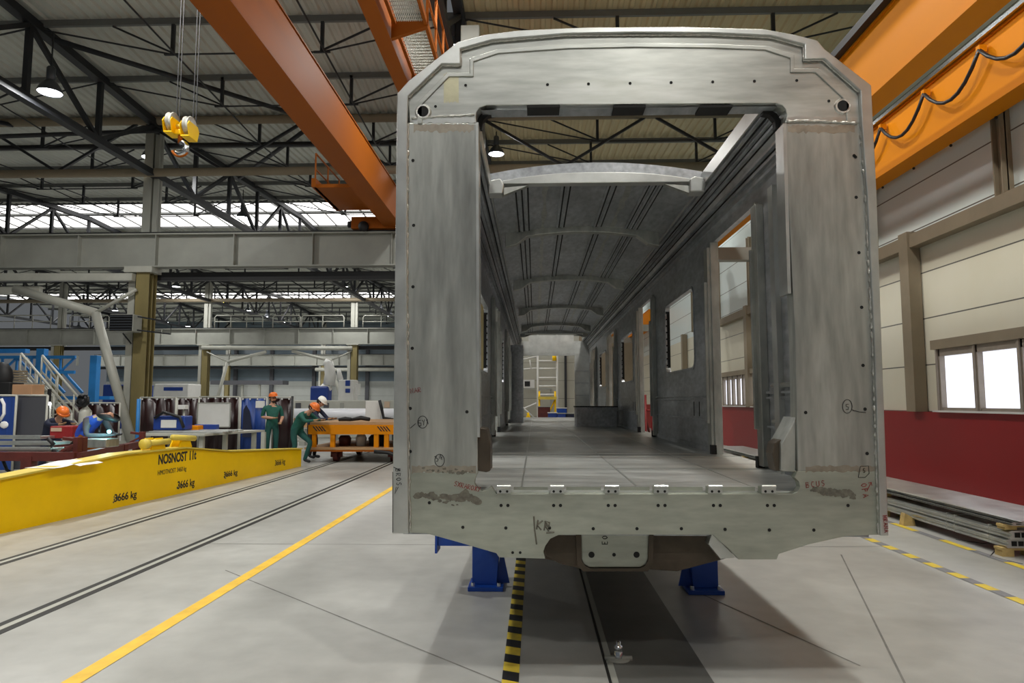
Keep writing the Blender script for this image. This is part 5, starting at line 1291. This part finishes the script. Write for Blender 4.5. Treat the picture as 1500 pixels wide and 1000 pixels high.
# ------------------------------------------------------------------ PEOPLE
def person(label, loc, rz, J, cols, helmet='helmet', mask=False, beard=False, scale=1.0, hair=True):
    """J: joints in metres, local, facing -Y. keys: pelvis belly chest neck head(centre) look(dir) + l/r shoulder elbow wrist hip knee ankle toe"""
    R = Matrix.Rotation(rz, 3, 'Z'); loc = Vector(loc)
    V = lambda p: R @ (Vector(p)*scale)
    root = thing('person', label, 'person', loc)
    pts, rad, ed, cls = [], [], [], []
    def add(p, r, par, c):
        pts.append(V(p)); rad.append(r*scale); cls.append(c)
        if par is not None: ed.append((par, len(pts)-1))
        return len(pts)-1
    pel = add(J['pelvis'], .155, None, 'trouser'); be = add(J['belly'], .15, pel, 'shirt'); ch = add(J['chest'], .165, be, 'shirt')
    nk = Vector(J['neck']); hd = Vector(J['head']); look = Vector(J['look']).normalized()
    up = (hd-nk).normalized()
    n0 = add(nk, .062, ch, 'skin'); n1 = add(nk.lerp(hd, .45), .058, n0, 'skin')
    h0 = add(hd-up*.03+look*.015, .085, n1, 'skin'); h1 = add(hd+up*.05, .096, h0, 'skin'); h2 = add(hd+up*.115-look*.01, .075, h1, 'skin')
    ns = add(hd-up*.005+look*.112, .016, h0, 'skin')
    side = look.cross(up).normalized()
    for s, k in ((1, 'l'), (-1, 'r')):
        sh = add(J[k+'sh'], .075, ch, 'shirt'); el = add(J[k+'el'], .052, sh, 'sleeve'); wr = add(J[k+'wr'], .034, el, 'skin' if cols.get('sleeve') == 'short' else 'sleeve')
        a = Vector(J[k+'wr']); f = (a-Vector(J[k+'el'])).normalized(); dn = Vector((0, 0, -1)); sd = f.cross(dn)
        if sd.length < .1: sd = f.cross(Vector((0, 1, 0)))
        sd.normalize(); bend = sd.cross(f).normalized()
        pa = add(a+f*.065, .036, wr, 'hand')
        for i, (o, ln) in enumerate(((-.03, .06), (-.01, .072), (.012, .068), (.032, .052))):
            k1 = add(a+f*.105+sd*o, .0105, pa, 'hand'); k2 = add(a+f*(.105+ln*.55)+sd*o*1.1+bend*-.012, .0095, k1, 'hand'); add(a+f*(.105+ln*.8)+sd*o*1.1+bend*-.035, .008, k2, 'hand')
        t1 = add(a+f*.06+sd*(-.045*s)+bend*-.01, .012, pa, 'hand'); add(a+f*.1+sd*(-.06*s)+bend*-.025, .0095, t1, 'hand')
        hp = add(J[k+'hip'], .105, pel, 'trouser'); kn = add(J[k+'kn'], .072, hp, 'trouser'); an = add(J[k+'an'], .055, kn, 'trouser'); add(Vector(J[k+'an'])+Vector((0, 0, -.03)), .05, an, 'boot')
        add(J[k+'toe'], .045, len(pts)-1, 'boot')
    me = bpy.data.meshes.new('body'); me.from_pydata(pts, ed, []); me.update()
    o = bpy.data.objects.new('body', me); COL.objects.link(o)
    sk = o.modifiers.new('skin', 'SKIN'); sk.use_smooth_shade = True; sk.branch_smoothing = .4
    if not me.skin_vertices: me.skin_vertices.new()
    sv = me.skin_vertices[0].data
    for i, r in enumerate(rad): sv[i].radius = (r, r); sv[i].use_root = (i == 0)
    sb = o.modifiers.new('sub', 'SUBSURF'); sb.levels = 1; sb.render_levels = 1
    m2 = bpy.data.meshes.new_from_object(o.evaluated_get(bpy.context.evaluated_depsgraph_get()))
    bpy.data.objects.remove(o)
    names = ['shirt', 'trouser', 'skin', 'boot', 'hand', 'sleeve']
    mats = [cols['shirt'], cols['trouser'], 'skin', 'boot', cols.get('hand', 'skin'), cols.get('sleeve_m', cols['shirt'])]
    m2.materials.clear()
    for n in mats: m2.materials.append(M[n])
    for p in m2.polygons:
        c = p.center; best, bi = 9, 0
        for a, b in ed:
            A_, B_ = pts[a], pts[b]; dd = B_-A_; t = max(0, min(1, (c-A_).dot(dd)/max(1e-9, dd.dot(dd)))); q = (c-(A_+dd*t)).length-(rad[a]+(rad[b]-rad[a])*t)*.9
            if q < best: best = q; bi = b if cls[b] != 'shirt' or t > .3 else b; 
        p.material_index = names.index(cls[bi]); p.use_smooth = True
    body = bpy.data.objects.new('body', m2); COL.objects.link(body); body.parent = root
    hc = V(hd)+loc; lk = (R @ look); upv = (R @ up); sdv = R @ side
    if not mask:
        for s in (-1, 1): MB().sphere(hc+lk*.088*scale+sdv*(.033*s*scale)+upv*.025*scale, .013*scale, 8).build('eye', 'eye', root, True)
        MB().bar(hc+lk*.088*scale-upv*.048*scale-sdv*.022, hc+lk*.088*scale-upv*.048*scale+sdv*.022, .012, .008).build('mouth', 'redwall', root)
        for s in (-1, 1): MB().sphere(hc+sdv*(.092*s*scale)+upv*.01, .028, 8, (.5, .8, 1.1)).build('ear', 'skin', root, True)
        if beard: MB().sphere(hc+lk*.055*scale-upv*.075*scale, .05*scale, 10, (1, 1, .7)).build('beard', 'hair', root, True)
        if hair: MB().sphere(hc-lk*.045+upv*.03, .1*scale, 12, (1, 1, .95)).build('hair', 'hair', root, True)
    if helmet:
        q = Matrix((sdv, lk, upv)).transposed(); h = MB(); n = 20
        prof = [(.0, .19), (.06, .183), (.1, .155), (.122, .115), (.128, .075), (.128, .065)]
        for i, (r, z) in enumerate(prof): pass
        vs = []; fs = []
        for r, z in prof:
            for k in range(n): a = 2*PI*k/n; vs.append(hc+q @ Vector((r*math.cos(a)*.92, r*math.sin(a)*1.08, z+.01))*scale)
        for i in range(len(prof)-1):
            for k in range(n): fs.append((i*n+k, i*n+(k+1) % n, (i+1)*n+(k+1) % n, (i+1)*n+k))
        h.add(vs, fs)
        vs = []; 
        for k in range(n):
            a = 2*PI*k/n; fw = max(0, math.sin(a)); 
            for rr, z in ((.12, .08), (.135+.055*fw, .07-.008*fw), (.12, .063)): vs.append(hc+q @ Vector((rr*math.cos(a)*.92, rr*math.sin(a)*1.05, z+.01))*scale)
        h.add(vs, [(k*3+j, ((k+1) % n)*3+j, ((k+1) % n)*3+j+1, k*3+j+1) for k in range(n) for j in range(2)])
        h.build('hard_hat', helmet, root, True)
    if mask:
        q = Matrix((sdv, lk, upv)).transposed(); vs = []; n = 14; rows = [(-.16, .10), (-.08, .145), (.02, .155), (.1, .14), (.16, .09)]
        for z, r in rows:
            for k in range(n+1): a = math.radians(-25+230*k/n); vs.append(hc+q @ Vector((r*math.cos(a), r*math.sin(a)*1.1, z+.02))*scale)
        m = MB(); m.add(vs, [(i*(n+1)+k, i*(n+1)+k+1, (i+1)*(n+1)+k+1, (i+1)*(n+1)+k) for i in range(len(rows)-1) for k in range(n)])
        mo = m.build('welding_mask', 'black', root, True); s_ = mo.modifiers.new('s', 'SOLIDIFY'); s_.thickness = .008
        MB().bar(hc+lk*.176*scale+upv*.03-sdv*.05, hc+lk*.176*scale+upv*.03+sdv*.05, .012, .05, upv).build('visor', 'navy', mo)
    return root
STAND = dict(pelvis=(0, 0, .95), belly=(0, -.02, 1.12), chest=(0, -.01, 1.33), neck=(0, .0, 1.5), head=(0, -.03, 1.64), look=(0, -1, .05),
    lsh=(.2, 0, 1.42), lel=(.27, .02, 1.14), lwr=(.16, -.22, 1.08), lhip=(.1, 0, .88), lkn=(.11, -.03, .5), lan=(.11, .02, .11), ltoe=(.13, -.16, .05),
    rsh=(-.2, 0, 1.42), rel=(-.27, .02, 1.14), rwr=(-.1, -.24, 1.1), rhip=(-.1, 0, .88), rkn=(-.11, -.03, .5), ran=(-.11, .02, .11), rtoe=(-.13, -.16, .05))
g0 = at(398, 640, 19.2)
s1 = dict(STAND); s1['look'] = (.35, -1, .02); s1['lwr'] = (.2, -.3, 1.0); s1['rwr'] = (.0, -.27, 1.12)
person('person standing in green work clothes and orange hard hat, bearded, holding gloves at the waist', (g0.x, 19.2, 0), math.radians(25), s1, dict(shirt='green', trouser='green_d', sleeve='short', hand='glove'), 'helmet', beard=True, scale=1.02)
# leaning worker, facing +X (to the wagon)
BEND = dict(pelvis=(0, .22, .86), belly=(0, .12, 1.02), chest=(0, -.08, 1.2), neck=(0, -.22, 1.33), head=(0, -.33, 1.42), look=(0, -.8, -.6),
    lsh=(.2, -.1, 1.28), lel=(.24, -.3, 1.12), lwr=(.15, -.5, 1.12), rsh=(-.2, -.1, 1.28), rel=(-.24, -.3, 1.1), rwr=(-.15, -.5, 1.12),
    lhip=(.1, .18, .8), lkn=(.12, -.2, .55), lan=(.12, -.02, .11), ltoe=(.13, -.2, .05), rhip=(-.1, .2, .8), rkn=(-.12, .1, .45), ran=(-.12, .3, .11), rtoe=(-.12, .12, .05))
g0 = gnd(456, 676)
person('person in green with orange hard hat leaning over the end of the orange wagon', (g0.x-.08, 17.7, 0), math.radians(68), BEND, dict(shirt='green', trouser='green_d', hand='glove'), 'helmet', scale=1.0)
g1 = at(468, 600, 18.9)
s2 = dict(BEND); s2['pelvis'] = (0, .1, .93); s2['belly'] = (0, .06, 1.1); s2['chest'] = (0, -.04, 1.3); s2['neck'] = (0, -.12, 1.44); s2['head'] = (0, -.2, 1.56); s2['lsh'] = (.2, -.05, 1.38); s2['rsh'] = (-.2, -.05, 1.38)
s2['lkn'] = (.11, -.02, .48); s2['lan'] = (.11, .02, .11); s2['ltoe'] = (.13, -.16, .05); s2['rkn'] = (-.11, .0, .48); s2['ran'] = (-.11, .04, .11); s2['rtoe'] = (-.13, -.14, .05); s2['lhip'] = (.1, .08, .86); s2['rhip'] = (-.1, .08, .86)
person('person in dark clothes and white hard hat standing behind the leaning worker', (g1.x-.25, 19.2, 0), math.radians(80), s2, dict(shirt='navy', trouser='black', hand='glove'), 'helmetw')
# welders
WELD = dict(BEND); WELD.update(pelvis=(0, .3, .9), belly=(0, .2, 1.08), chest=(0, -.02, 1.27), neck=(0, -.2, 1.33), head=(0, -.34, 1.33), look=(0, -.75, -.6), lwr=(.1, -.5, .98), rwr=(-.12, -.5, .98), lel=(.28, -.2, .98), rel=(-.3, -.18, .98), lsh=(.2, -.06, 1.28), rsh=(-.2, -.06, 1.28))
g0 = at(128, 640, 12.75)
person('person bent over welding in blue and grey jacket with dark welding mask', (g0.x+.08, 12.75, 0), math.radians(78), WELD, dict(shirt='cobalt', trouser='orange_d', hand='greycloth', sleeve_m='greycloth'), None, mask=True)
g0 = at(100, 620, 15)
s3 = dict(BEND); s3.update(pelvis=(0, .2, .85), head=(0, -.25, 1.33), neck=(0, -.15, 1.23), chest=(0, -.04, 1.1), lsh=(.2, -.06, 1.17), rsh=(-.2, -.06, 1.17))
person('person in dark navy clothes and orange hard hat stooping in front of the stairs', (g0.x-.02, 14.6, 0), math.radians(60), s3, dict(shirt='navy', trouser='navy', hand='glove'), 'helmet')

# ------------------------------------------------------------------ LIGHT
w = bpy.data.worlds.new('world'); SC.world = w; w.use_nodes = True
bg = w.node_tree.nodes['Background']; bg.inputs['Color'].default_value = (.9, .95, 1, 1); bg.inputs['Strength'].default_value = .12
SC.view_settings.view_transform = 'Standard'; SC.view_settings.look = 'None'; SC.view_settings.gamma = 1; SC.view_settings.use_curve_mapping = False
SC.view_settings.exposure = 0.0
SC.cycles.use_denoising = True
SC.cycles.max_bounces = 8; SC.cycles.diffuse_bounces = 5; SC.cycles.glossy_bounces = 4
SC.cycles.sample_clamp_indirect = 6
